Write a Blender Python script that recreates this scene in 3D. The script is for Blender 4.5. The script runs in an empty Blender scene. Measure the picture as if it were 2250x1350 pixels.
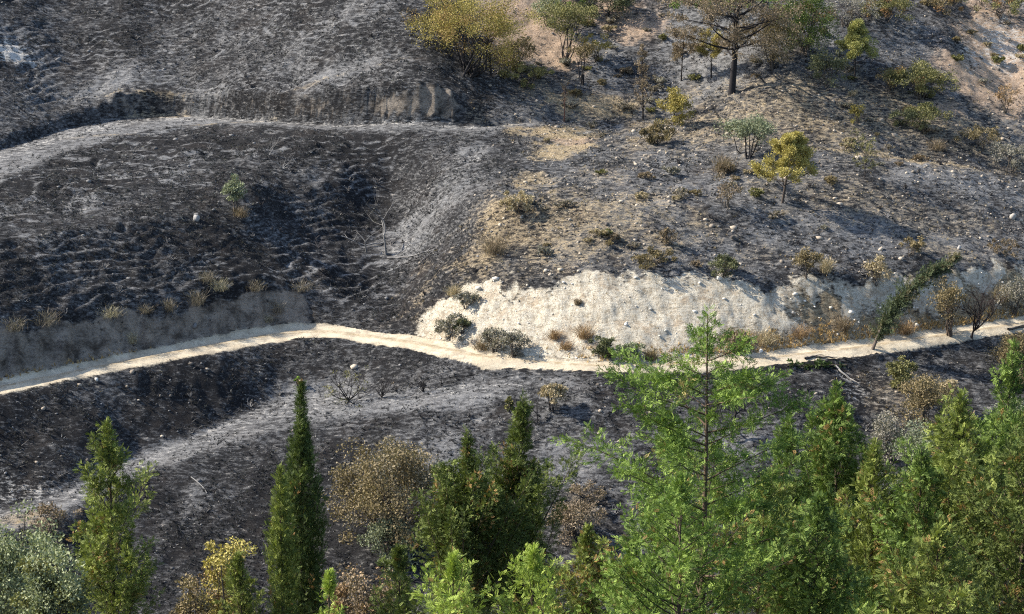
import bpy, math, random
import numpy as np

# ------------------------------------------------------------------ camera, sky, sun, exposure
SC = bpy.context.scene
PITCH = math.radians(14.0)
FPX, CX, CY, CAMZ = 4750.0, 1125.0, 675.0, 70.0        # focal length in photo pixels
cam_d = bpy.data.cameras.new('camera')
cam = bpy.data.objects.new('camera', cam_d)
SC.collection.objects.link(cam)
cam.location = (0, 0, CAMZ)
cam.rotation_euler = (math.pi / 2 - PITCH, 0, 0)
cam_d.sensor_width = 36.0
cam_d.lens = FPX / 2250.0 * 36.0
cam_d.clip_end = 3000
cam_d.clip_start = 0.5
SC.camera = cam

SUN_EL, SUN_AZ = math.radians(39.0), math.radians(-81.0)   # azimuth from +Y towards +X
world = bpy.data.worlds.new('World'); SC.world = world; world.use_nodes = True
wn = world.node_tree.nodes; wl = world.node_tree.links
bg = wn['Background']
sky = wn.new('ShaderNodeTexSky'); sky.sky_type = 'NISHITA'; sky.sun_disc = False
sky.sun_elevation = SUN_EL; sky.sun_rotation = SUN_AZ
wl.new(sky.outputs[0], bg.inputs[0]); bg.inputs[1].default_value = 0.15
sun_d = bpy.data.lights.new('sun', 'SUN'); sun_d.energy = 5.0; sun_d.angle = math.radians(0.55)
sun_d.color = (1.0, 0.93, 0.82)
sun = bpy.data.objects.new('sun', sun_d); SC.collection.objects.link(sun)
sd = np.array([math.sin(SUN_AZ) * math.cos(SUN_EL), math.cos(SUN_AZ) * math.cos(SUN_EL), math.sin(SUN_EL)])
from mathutils import Vector
sun.rotation_euler = Vector(sd).to_track_quat('Z', 'Y').to_euler()
sun.location = (-60, 190, 120)
SC.view_settings.view_transform = 'Standard'
SC.view_settings.look = 'None'
SC.view_settings.gamma = 1.0
SC.view_settings.use_curve_mapping = False
SC.view_settings.exposure = 1.15
SC.cycles.use_denoising = False
SC.cycles.filter_width = 1.15

# ------------------------------------------------------------------ helpers
rng = np.random.default_rng(11)
COL = SC.collection

def link(o, parent=None):
    COL.objects.link(o)
    if parent is not None:
        o.parent = parent
    return o

def mesh_np(name, V, F, mat=None, col=None, smooth=False, attrs=None):
    """V (n,3); F (m,k) equal-sized polygons; col (n,3) base colours."""
    V = np.ascontiguousarray(V, np.float32); F = np.ascontiguousarray(F, np.int32)
    me = bpy.data.meshes.new(name)
    n, (m, k) = len(V), F.shape
    me.vertices.add(n); me.vertices.foreach_set('co', V.ravel())
    me.loops.add(m * k); me.loops.foreach_set('vertex_index', F.ravel())
    me.polygons.add(m)
    me.polygons.foreach_set('loop_start', np.arange(0, m * k, k, dtype=np.int32))
    if smooth:
        me.polygons.foreach_set('use_smooth', np.ones(m, dtype=bool))
    me.update(calc_edges=True)
    if col is not None:
        a = me.attributes.new('col', 'FLOAT_COLOR', 'POINT')
        c = np.ones((n, 4), np.float32); c[:, :3] = col
        a.data.foreach_set('color', c.ravel())
    for nm, arr in (attrs or {}).items():
        a = me.attributes.new(nm, 'FLOAT_COLOR', 'POINT')
        a.data.foreach_set('color', np.ascontiguousarray(arr, np.float32).ravel())
    if mat is not None:
        me.materials.append(mat)
    return me

def obj(name, me, parent=None):
    return link(bpy.data.objects.new(name, me), parent)

def tag(o, label, cat, group=None):
    o['label'] = label; o['category'] = cat
    if group: o['group'] = group
    return o

def thing(name, label, cat, loc=(0, 0, 0), group=None, rotz=0.0):
    o = bpy.data.objects.new(name, None)
    o.empty_display_size = 0.3
    link(o); o.location = loc; o.rotation_euler = (0, 0, rotz)
    return tag(o, label, cat, group)

# value noise on arbitrary 2-D points
def _hash(ix, iy, seed):
    h = (ix.astype(np.int64) * 374761393 + iy.astype(np.int64) * 668265263 + seed * 974634777) & 0xFFFFFFFF
    h = ((h ^ (h >> 13)) * 1274126177) & 0xFFFFFFFF
    h = (h ^ (h >> 16)) & 0xFFFFFF
    return h / float(0xFFFFFF)

def vnoise(x, y, seed=0):
    ix, iy = np.floor(x), np.floor(y)
    fx, fy = x - ix, y - iy
    fx = fx * fx * fx * (fx * (fx * 6 - 15) + 10); fy = fy * fy * fy * (fy * (fy * 6 - 15) + 10)
    a = _hash(ix, iy, seed); b = _hash(ix + 1, iy, seed)
    c = _hash(ix, iy + 1, seed); d = _hash(ix + 1, iy + 1, seed)
    return (a + (b - a) * fx) * (1 - fy) + (c + (d - c) * fx) * fy

def fbm(x, y, sc, oct=4, seed=0, gain=0.5):
    """0..1, mean 0.5; sc = size of the largest feature in metres"""
    s, a, t, f = 0, 1.0, 0, 1.0 / sc
    for i in range(oct):
        s = s + a * vnoise(x * f + 17.3 * i, y * f - 9.1 * i, seed + i); t += a
        a *= gain; f *= 2.03
    return s / t

def sstep(a, b, x):
    t = np.clip((x - a) / (b - a), 0, 1)
    return t * t * (3 - 2 * t)

# photo pixel -> ray (relative to the camera)
cp, sp = math.cos(PITCH), math.sin(PITCH)
def tq(row):                       # drop per metre of depth on that image row
    Y = CY - np.asarray(row, float)
    return (FPX * sp - Y * cp) / (FPX * cp + Y * sp)
def xq(px, row):                   # sideways metres per metre of depth
    Y = CY - np.asarray(row, float)
    return (np.asarray(px, float) - CX) / (FPX * cp + Y * sp)

# ------------------------------------------------------------------ the shape of the hill
# feature lines that run along the slope; each is surveyed as (photo column, photo row) with its level
PXD = np.arange(-700, 2951, 10.0)
def prof(pts, sig=3):
    a = np.array(pts, float)
    v = np.interp(PXD, a[:, 0], a[:, 1])
    if sig:
        k = np.exp(-0.5 * (np.arange(-4 * sig, 4 * sig + 1) / sig) ** 2); k /= k.sum()
        v = np.convolve(np.pad(v, 4 * sig, mode='edge'), k, 'valid')
    return v

def line_z(rows, z):
    y = -z / tq(rows)
    return np.stack([y * xq(PXD, rows), y, z + 0 * y])
def line_s(prev, rows, slope_deg):
    ts = np.tan(np.radians(slope_deg)); t = tq(rows)
    y = (ts * prev[1] - prev[2]) / (t + ts)
    return np.stack([y * xq(PXD, rows), y, -y * t])

ZR = -51.0
Rf = line_z(prof([(-700, 1010), (-300, 925), (0, 862), (250, 812), (500, 766), (590, 749), (680, 740), (760, 744), (900, 765), (1000, 785),
                  (1100, 803), (1300, 821), (1500, 813), (1700, 799), (1900, 775), (2100, 743), (2250, 720), (2550, 680), (2950, 640)], 4), ZR + 0 * PXD)
Rb = line_z(prof([(-700, 985), (-300, 903), (0, 841), (250, 788), (500, 742), (600, 723), (680, 715), (760, 721), (900, 740), (1000, 760), (1100, 781),
                  (1300, 799), (1500, 791), (1700, 776), (1900, 751), (2100, 722), (2250, 700), (2550, 662), (2950, 622)], 4), ZR + 0.05 + 0 * PXD)
Sz = prof([(-700, -61), (-300, -59.5), (0, -58), (270, -57), (600, -55.2), (850, -53.9), (1070, -52.7), (1300, -51.9), (1500, -51.9),
           (1700, -52.0), (1900, -52.2), (2250, -52.5), (2950, -52.5)], 4)
Sb = line_z(prof([(-700, 1330), (-300, 1220), (0, 1118), (160, 1075), (270, 1015), (400, 968), (500, 925), (600, 878), (700, 862), (800, 862),
                  (950, 857), (1070, 838), (1200, 833), (1300, 834), (1500, 835), (1700, 827), (1900, 805), (2100, 778), (2250, 760), (2950, 690)], 3), Sz)
Sf = line_z(prof([(-700, 1390), (-300, 1285), (0, 1172), (160, 1120), (270, 1060), (400, 1014), (500, 978), (600, 948), (700, 925), (800, 905),
                  (950, 888), (1070, 864), (1200, 850), (1300, 846), (1500, 846), (1700, 838), (1900, 816), (2100, 790), (2250, 772), (2950, 702)], 3), Sz - 0.1)
Bt_rows = prof([(-700, 800), (-300, 745), (0, 696), (130, 690), (250, 672), (380, 652), (480, 628), (620, 628), (700, 640), (770, 668), (810, 702), (880, 718),
                (920, 680), (970, 645), (1050, 618), (1150, 608), (1300, 598), (1450, 602), (1600, 612), (1700, 622), (1830, 600), (1950, 588),
                (2100, 578), (2250, 578), (2950, 560)], 2)
Bt = line_s(Rb, Bt_rows, prof([(-700, 58), (300, 58), (600, 64), (700, 62), (790, 45), (880, 32), (1000, 36), (1250, 38), (1500, 41), (1700, 45), (1900, 50), (2250, 51), (2950, 51)], 4))
M = line_s(Bt, prof([(-700, 560), (0, 530), (400, 470), (700, 450), (1500, 450), (2250, 480), (2950, 480)], 4),
           prof([(-700, 27), (0, 27), (250, 30), (450, 30), (650, 24), (780, 17), (870, 14), (960, 19), (1100, 26), (1250, 28), (1500, 24), (1900, 18), (2250, 17), (2950, 17)], 4))
Tz = prof([(-700, -41), (-300, -40.2), (0, -39.2), (250, -38.2), (600, -37.4), (1100, -37), (1700, -37.0), (1900, -38.3), (2100, -39.8), (2250, -41), (2950, -43)], 4)
Tf = line_z(prof([(-700, 560), (-300, 475), (0, 398), (100, 352), (200, 320), (300, 292), (400, 276), (500, 274), (600, 278), (750, 288), (900, 293), (1050, 290),
                  (1150, 277), (1250, 270), (1400, 270), (1500, 277), (1700, 310), (1900, 345), (2100, 375), (2250, 392), (2950, 430)], 3), Tz)
Tb = line_z(prof([(-700, 500), (-300, 410), (0, 330), (100, 296), (200, 273), (300, 259), (400, 253), (500, 259), (600, 266), (750, 277), (900, 282), (1050, 281),
                  (1150, 270), (1250, 262), (1400, 260), (1500, 266), (1700, 297), (1900, 330), (2100, 358), (2250, 374), (2950, 410)], 3), Tz + 0.05)
Ut = line_s(Tb, prof([(-700, 480), (-300, 385), (0, 305), (100, 268), (190, 240), (260, 208), (400, 204), (600, 207), (750, 205), (860, 193), (960, 200), (1010, 232),
                      (1060, 262), (1150, 252), (1250, 225), (1400, 222), (1500, 245), (1700, 280), (1900, 310), (2100, 340), (2250, 355), (2950, 390)], 2),
            prof([(-700, 30), (0, 35), (150, 45), (260, 80), (900, 80), (1000, 66), (1080, 30), (1200, 40), (1400, 35), (1600, 27), (2950, 24)], 3))
M2 = line_s(Ut, prof([(-700, 240), (0, 160), (600, 110), (1100, 120), (1800, 150), (2250, 190), (2950, 220)], 4),
            prof([(-700, 22), (0, 21), (500, 19), (1000, 25), (1300, 22), (2950, 20)], 4))
Top = line_s(M2, prof([(-700, -120), (2950, -120)], 4), prof([(-700, 26), (500, 25), (1100, 27), (2950, 25)], 4))

def flat(y, z):
    return np.stack([np.linspace(-400, 400, len(PXD)), y + 0 * PXD, z + 0 * PXD])
LINES = [flat(-90, 30), flat(-6, -1.9), flat(6, -2.2), flat(110, -55), flat(137, -71), Sf, Sb, Rf, Rb, Bt, M, Tf, Tb, Ut, M2, Top, flat(330, 8), flat(520, 70)]
(K_TOE, K_SF, K_SB, K_RF, K_RB, K_BT, K_M, K_TF, K_TB, K_UT, K_M2, K_TOP) = range(4, 16)

def graded(lo, a, b, hi, d):
    mid = np.arange(a, b, d)
    def tail(start, end):
        out, s, p = [], d, start
        while p < end:
            s *= 1.18; p += s; out.append(p)
        return np.array(out)
    return np.concatenate([-tail(-a, -lo)[::-1], mid, tail(b, hi)])
GX = graded(-160, -62, 63, 160, 0.26)
GY = graded(-85, 153, 258, 480, 0.245)
NX, NY = len(GX), len(GY)
LY = np.stack([np.interp(GX, L[0], L[1]) for L in LINES])
LZ = np.stack([np.interp(GX, L[0], L[2]) for L in LINES])
for k in range(1, len(LINES)):
    LY[k] = np.maximum(LY[k], LY[k - 1] + 0.25)
H0 = np.empty((NX, NY)); BAND = np.empty((NX, NY))
kk = np.arange(len(LINES), dtype=float)
for i in range(NX):
    H0[i] = np.interp(GY, LY[:, i], LZ[:, i])
    BAND[i] = np.interp(GY, LY[:, i], kk)
XX, YY = np.meshgrid(GX, GY, indexing='ij')

def blur(A, r):
    k = np.exp(-0.5 * (np.arange(-3 * r, 3 * r + 1) / r) ** 2); k /= k.sum()
    P = np.pad(A, ((3 * r, 3 * r), (0, 0)), mode='edge')
    A = sum(k[j] * P[j:j + A.shape[0]] for j in range(len(k)))
    P = np.pad(A, ((0, 0), (3 * r, 3 * r)), mode='edge')
    return sum(k[j] * P[:, j:j + A.shape[1]] for j in range(len(k)))
H1 = blur(H0, 2)                                  # rounds every crease by about half a metre
_ub = ((BAND > 11.6) & (BAND < 13.5)) * 1.0       # the upper cutting keeps its sharp face
_ub = blur(_ub, 1)
H1 = H1 * (1 - _ub) + H0 * _ub
def between(a, b, s=0.12):                        # soft mask of the strip between two feature lines
    return sstep(a - s, a + s, BAND) * (1 - sstep(b - s, b + s, BAND))
# photo column of each ground point (used only to say how far along the hill it is)
PXG = CX + XX / np.maximum(YY, 20) * FPX * 0.9703 * (1 + 0.0)

def world_of(px, row, H=None):
    """where the sight line through a photo pixel meets the ground"""
    H = HH if H is None else H
    ys = np.arange(138, 300, 0.05)
    xs = ys * float(xq(px, row)); zr = -ys * float(tq(row))
    zt = height(xs, ys, H)
    hit = np.nonzero(zt >= zr)[0]
    j = hit[0] if len(hit) else len(ys) - 1
    return xs[j], ys[j], zt[j]
def height(x, y, H=None):
    H = HH if H is None else H
    x = np.asarray(x, float); y = np.asarray(y, float)
    i = np.clip(np.searchsorted(GX, x) - 1, 0, NX - 2); j = np.clip(np.searchsorted(GY, y) - 1, 0, NY - 2)
    fx = np.clip((x - GX[i]) / (GX[i + 1] - GX[i]), 0, 1); fy = np.clip((y - GY[j]) / (GY[j + 1] - GY[j]), 0, 1)
    return (H[i, j] * (1 - fx) + H[i + 1, j] * fx) * (1 - fy) + (H[i, j + 1] * (1 - fx) + H[i + 1, j + 1] * fx) * fy

def blob(px, row, rx, ry, H=None, rag=0.5, seed=0):
    """soft ragged patch round a surveyed point; rx, ry in photo pixels"""
    x0, y0, z0 = world_of(px, row, H)
    ax = rx * y0 / FPX; ay = ry * y0 / FPX / 0.62
    d = np.sqrt(((XX - x0) / ax) ** 2 + ((YY - y0) / ay) ** 2)
    n = fbm(XX, YY, 2.2, 5, 90 + seed % 7, 0.65) - 0.5
    return 1 - sstep(0.25, 1.45, d + rag * n * 3.2)

# ---- strips
road = between(K_RF, K_RB, 0.10)
track = between(K_TF, K_TB, 0.2) * (1 - sstep(1120, 1260, PXG))
path = between(K_SF, K_SB, 0.2) * (1 - sstep(1120, 1330, PXG))
edge_n = (fbm(XX, YY, 4.0, 4, 5) - 0.5)
bb = BAND + 0.0
bank = between(K_RB, K_BT, 0.06)
edge_f = fbm(XX, YY, 1.3, 4, 6, 0.65) - 0.5
bt_wob = sstep(K_RB - 0.04, K_RB + 0.03, BAND) * (1 - sstep(K_BT - 0.26, K_BT + 0.08, BAND + edge_n * 0.5 + edge_f * 0.35))
chalk = bt_wob * sstep(880, 985, PXG + edge_n * 120)
earth = bt_wob * (1 - 0.6 * sstep(K_BT - 0.45, K_BT - 0.1, BAND + edge_n * 0.8)) * (1 - sstep(600, 700, PXG + edge_n * 120))
ubank = sstep(K_TB + 0.1, K_TB + 0.25, BAND) * (1 - sstep(K_UT - 0.15, K_UT + 0.05, BAND + edge_n * 0.5)) * sstep(200, 280, PXG) * (1 - sstep(990, 1040, PXG))

# ---- relief
far = sstep(145, 158, YY) * (1 - sstep(262, 290, YY))
smooth_strip = np.clip(np.maximum(np.maximum(road, track), path), 0, 1)
rough = far * (1 - 0.9 * smooth_strip)
steepb = np.maximum(np.maximum(earth, ubank), chalk)
left_slope = (1 - sstep(820, 980, PXG))
D = np.zeros_like(H1)
D += rough * (fbm(XX, YY, 6.0, 3, 21) - 0.5) * 0.9 * (1 - 0.5 * steepb)
D += rough * (fbm(XX, YY, 1.6, 3, 22) - 0.5) * 0.36
D += rough * (fbm(XX, YY, 0.8, 2, 23) - 0.5) * 0.30 * (1 - 0.5 * chalk)
# little stock paths (terracettes) that run along the contours of the burnt left slope
up_slope = np.maximum(between(K_BT, K_TF, 0.15), between(K_UT, K_TOP, 0.15)) * left_slope
ph = (H1 + D * 0.6 + (fbm(XX, YY, 5.0, 3, 31) - 0.5) * 2.4) / 0.62
phf = (ph - np.floor(ph)); saw = phf + 0; saw = np.where(saw < 0.72, saw / 0.72, (1 - saw) / 0.28)
D += up_slope * far * (saw - 0.5) * 0.30 * sstep(0.3, 0.6, fbm(XX, YY, 7, 3, 33))
# rills and ledges in the cut banks
rill = np.abs(vnoise(XX * 1.1 + (YY * 0.25), YY * 0.28, 41) - 0.5) * 2
rill2 = np.abs(vnoise(XX * 2.3 - YY * 0.5, YY * 0.6, 42) - 0.5) * 2
BK = sstep(K_RB, K_RB + 0.22, BAND)
D += BK * earth * far * ((rill - 0.5) * 0.9 + (rill2 - 0.5) * 0.3)
D += ubank * far * ((rill - 0.5) * 0.7 + (rill2 - 0.5) * 0.3)
D += BK * chalk * far * ((rill - 0.5) * 0.16 + (vnoise(XX * 1.3 + YY * 1.1, YY * 0.5 - XX * 0.4, 43) - 0.5) * 0.16 + (fbm(XX, YY, 0.5, 2, 45) - 0.5) * 0.24)
# wheel ruts of the road
HH = H1 + D
def bump(px, row, h, rx, ry):
    global HH
    x0, y0, z0 = world_of(px, row)
    ax = rx * y0 / FPX; ay = ry * y0 / FPX / 0.62
    HH = HH + h * np.exp(-(((XX - x0) / ax) ** 2 + ((YY - y0) / ay) ** 2))
bump(550, 430, 1.3, 50, 60); bump(640, 460, -0.5, 90, 80)
bump(900, 190, 0.8, 90, 50); bump(720, 520, -0.3, 80, 80)
bump(1320, 30, -0.5, 120, 40); bump(2080, 110, 0.9, 30, 60); bump(2190, 130, -1.0, 90, 80)
bump(1900, 940, -1.0, 120, 70); bump(1830, 900, 1.0, 60, 60)
bump(1080, 470, 0.7, 90, 110)
mid = 0.5 * (K_RF + K_RB)
HH = HH + road * 0.10 * np.exp(-((BAND - mid) / 0.13) ** 2) - road * 0.06 * (np.exp(-((BAND - mid - 0.26) / 0.1) ** 2) + np.exp(-((BAND - mid + 0.26) / 0.1) ** 2))
HH = HH + road * (fbm(XX, YY, 0.8, 3, 77) - 0.5) * 0.06

# ---- what covers the ground: packed into two attributes
g = np.gradient(HH, GX, axis=0)
ash = 0.42 + 0.9 * (fbm(XX, YY, 5.0, 5, 51, 0.6) - 0.5)
tan = 0 * XX; orange = 0 * XX; pale = 0 * XX; soot = 0 * XX
ash += 0.22 * sstep(950, 1250, PXG) * between(K_BT, K_TOP, 0.2)
ash += 0.12 * between(K_UT, K_M2, 0.4) * left_slope
ash -= 0.30 * between(K_M + 0.55, K_TF, 0.12) * left_slope
ash -= 0.15 * between(K_BT, K_M, 0.2) * left_slope * sstep(250, 500, PXG)
ash += 0.55 * path + 0.50 * track
ash -= 0.22 * between(K_TOE, K_SF, 0.05) * (1 - sstep(700, 1000, PXG))
ash -= 0.12 * between(K_SB, K_RF, 0.1) * (1 - sstep(600, 760, PXG))
ash += up_slope * (0.85 * sstep(0.66, 0.76, phf) * (1 - sstep(0.93, 1.0, phf)) * sstep(0.35, 0.6, fbm(XX, YY, 4, 3, 35)) - 0.03)
for (px, r, rx, ry, s) in [(880, 530, 70, 45, .6), (900, 560, 60, 30, .4), (1000, 400, 60, 60, .35), (1040, 340, 30, 30, .6), (1310, 280, 60, 18, .6),
                           (1560, 130, 120, 60, .55), (1530, 190, 90, 50, .5), (960, 820, 120, 30, .45), (940, 885, 150, 16, .7), (700, 870, 120, 30, .3),
                           (1250, 1010, 120, 70, .5), (200, 200, 100, 40, .4), (1290, 130, 60, 50, .4), (1500, 60, 60, 40, .4), (1400, 440, 200, 90, .15),
                           (2150, 400, 120, 40, .3), (1900, 500, 250, 30, .25), (700, 1100, 60, 60, .2), (430, 1130, 100, 60, .3), (640, 870, 60, 25, .5),
                           (1600, 980, 90, 40, .3), (50, 120, 60, 40, .4), (740, 160, 160, 30, .35), (1030, 1000, 200, 60, .2)]:
    ash += s * blob(px, r, rx, ry, seed=int(px))
for (px, r, rx, ry, s) in [(1230, 290, 110, 50, 1.1), (1215, 335, 80, 45, 1.15), (1270, 322, 50, 20, 1.2), (1165, 400, 60, 50, .8), (1100, 470, 60, 60, .75), (1330, 385, 80, 50, .45), (1080, 490, 60, 90, .5), (1290, 235, 130, 35, .95),
                           (1080, 610, 90, 30, .4), (1750, 240, 540, 140, .57), (1950, 345, 230, 26, .8), (2050, 270, 220, 90, .55), (1850, 190, 200, 60, .3),
                           (1280, 480, 340, 120, .62), (1900, 450, 360, 90, .42), (1130, 440, 60, 40, .5), (1400, 330, 150, 40, .2), (1060, 560, 50, 50, .4), (1190, 190, 70, 40, .5),
                           (2100, 555, 150, 20, .5), (1700, 560, 120, 30, .3), (60, 1140, 110, 30, .6), (150, 830, 120, 10, .4), (1270, 1110, 60, 40, .5),
                           (1950, 890, 100, 60, .4), (600, 265, 250, 6, .5), (330, 255, 130, 14, .6), (200, 300, 120, 12, .4), (1050, 250, 60, 30, .4), (1540, 290, 80, 24, .6)]:
    tan = np.maximum(tan, s * blob(px, r, rx, ry, seed=int(px + 3)))
for (px, r, rx, ry, s) in [(1150, 45, 120, 85, 1.15), (1225, 115, 70, 60, .85), (1260, 310, 60, 26, .6), (1390, 60, 80, 40, .7), (1290, 20, 160, 40, .7), (2200, 110, 110, 90, 1.0), (2160, 190, 110, 70, .9),
                           (2080, 235, 60, 20, .6), (2230, 190, 60, 60, .7)]:
    orange = np.maximum(orange, s * blob(px, r, rx, ry, seed=int(px + 5), rag=0.35))
for (px, r, rx, ry, s) in [(40, 118, 48, 26, 1.0), (60, 1075, 100, 30, .42), (900, 215, 50, 18, .25), (2200, 110, 80, 60, .6), (2130, 130, 30, 60, .5), (880, 545, 45, 26, .35),
                           (945, 405, 30, 16, .3), (1040, 350, 25, 16, .4), (430, 480, 8, 10, .6), (1300, 290, 40, 8, .5), (1880, 860, 60, 40, .4)]:
    pale = np.maximum(pale, s * blob(px, r, rx, ry, seed=int(px + 7), rag=0.6))
pale = np.maximum(pale, 0.26 * path * sstep(K_SF + 0.2, K_SF + 0.5, BAND)); pale = np.maximum(pale, 0.40 * track * sstep(K_TF + 0.3, K_TF + 0.75, BAND))
lower_chalk = chalk * (1 - sstep(K_RB + 0.10, K_RB + 0.30 + 0.35 * sstep(1550, 1800, PXG), BAND + edge_n * 0.5 + edge_f * 0.5)) * sstep(1000, 1250, PXG) * (0.55 + 0.45 * sstep(1450, 1650, PXG))
tan = np.maximum(tan, lower_chalk * 1.0)
right_c = chalk * sstep(1600, 1780, PXG)
patch = right_c * sstep(0.50, 0.60, fbm(XX, YY, 3.2, 5, 57, 0.6))
tan = np.maximum(tan, 0.85 * patch)
pit = right_c * sstep(0.56, 0.64, fbm(XX, YY, 4.0, 5, 58, 0.6))
chalk_c = chalk * (1 - 0.55 * lower_chalk) * (1 - 0.6 * patch) * (1 - 0.35 * pit)
# where brown soil washes over the left tip of the chalk
tip = chalk * (1 - sstep(960, 1060, PXG + edge_n * 160)); tan = np.maximum(tan, tip * 0.6)
verge = sstep(K_RF - 0.05, K_RF + 0.02, BAND) * (1 - sstep(K_RB + 0.06, K_RB + 0.14, BAND))
tan = tan * (1 - 0.9 * ubank)
A1 = np.stack([road, np.clip(chalk_c, 0, 1), np.clip(np.maximum(earth, ubank * (0.42 + 0.22 * sstep(800, 850, PXG))), 0, 1), np.clip(ash, 0, 1)], -1)  # upper cutting gets less earth colour: its shade is painted in as darker tone
A2 = np.stack([np.clip(tan, 0, 1), np.clip(orange, 0, 1), np.clip(pale, 0, 1), np.clip((BAND - K_RF), 0, 1)], -1)

# ------------------------------------------------------------------ materials
def nodemat(name):
    m = bpy.data.materials.new(name); m.use_nodes = True
    nt = m.node_tree; b = nt.nodes['Principled BSDF']
    b.inputs['Roughness'].default_value = 0.9
    b.inputs['Specular IOR Level'].default_value = 0.15
    return m, nt, b

class NB:
    """small node-building helper"""
    def __init__(s, nt): s.nt = nt; s.n = nt.nodes; s.l = nt.links
    def attr(s, name): a = s.n.new('ShaderNodeAttribute'); a.attribute_name = name; return a
    def coord(s): return s.n.new('ShaderNodeTexCoord').outputs['Object']
    def noise(s, v, scale, det=4, rough=0.6, dist=0.0):
        t = s.n.new('ShaderNodeTexNoise'); t.inputs['Scale'].default_value = scale
        t.inputs['Detail'].default_value = det; t.inputs['Roughness'].default_value = rough
        t.inputs['Distortion'].default_value = dist
        s.l.new(v, t.inputs['Vector']); return t.outputs['Fac']
    def vor(s, v, scale):
        t = s.n.new('ShaderNodeTexVoronoi'); t.inputs['Scale'].default_value = scale
        s.l.new(v, t.inputs['Vector']); return t.outputs['Distance']
    def ramp(s, f, a, b):
        t = s.n.new('ShaderNodeMapRange'); t.interpolation_type = 'SMOOTHSTEP'
        t.inputs['From Min'].default_value = a; t.inputs['From Max'].default_value = b
        s.l.new(f, t.inputs['Value']); return t.outputs['Result']
    def math(s, op, a, b=None):
        t = s.n.new('ShaderNodeMath'); t.operation = op
        for i, v in enumerate((a, b)):
            if v is None: continue
            if isinstance(v, (int, float)): t.inputs[i].default_value = v
            else: s.l.new(v, t.inputs[i])
        return t.outputs[0]
    def mix(s, f, a, b, mode='MIX'):
        t = s.n.new('ShaderNodeMix'); t.data_type = 'RGBA'; t.blend_type = mode
        for i, v in ((0, f), (6, a), (7, b)):
            if isinstance(v, (int, float)): t.inputs[i].default_value = v
            elif isinstance(v, tuple): t.inputs[i].default_value = (*v, 1)
            else: s.l.new(v, t.inputs[i])
        return t.outputs[2]
    def bump(s, h, strength, dist, to):
        t = s.n.new('ShaderNodeBump'); t.inputs['Strength'].default_value = strength; t.inputs['Distance'].default_value = dist
        s.l.new(h, t.inputs['Height']); s.l.new(t.outputs[0], to)

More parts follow.
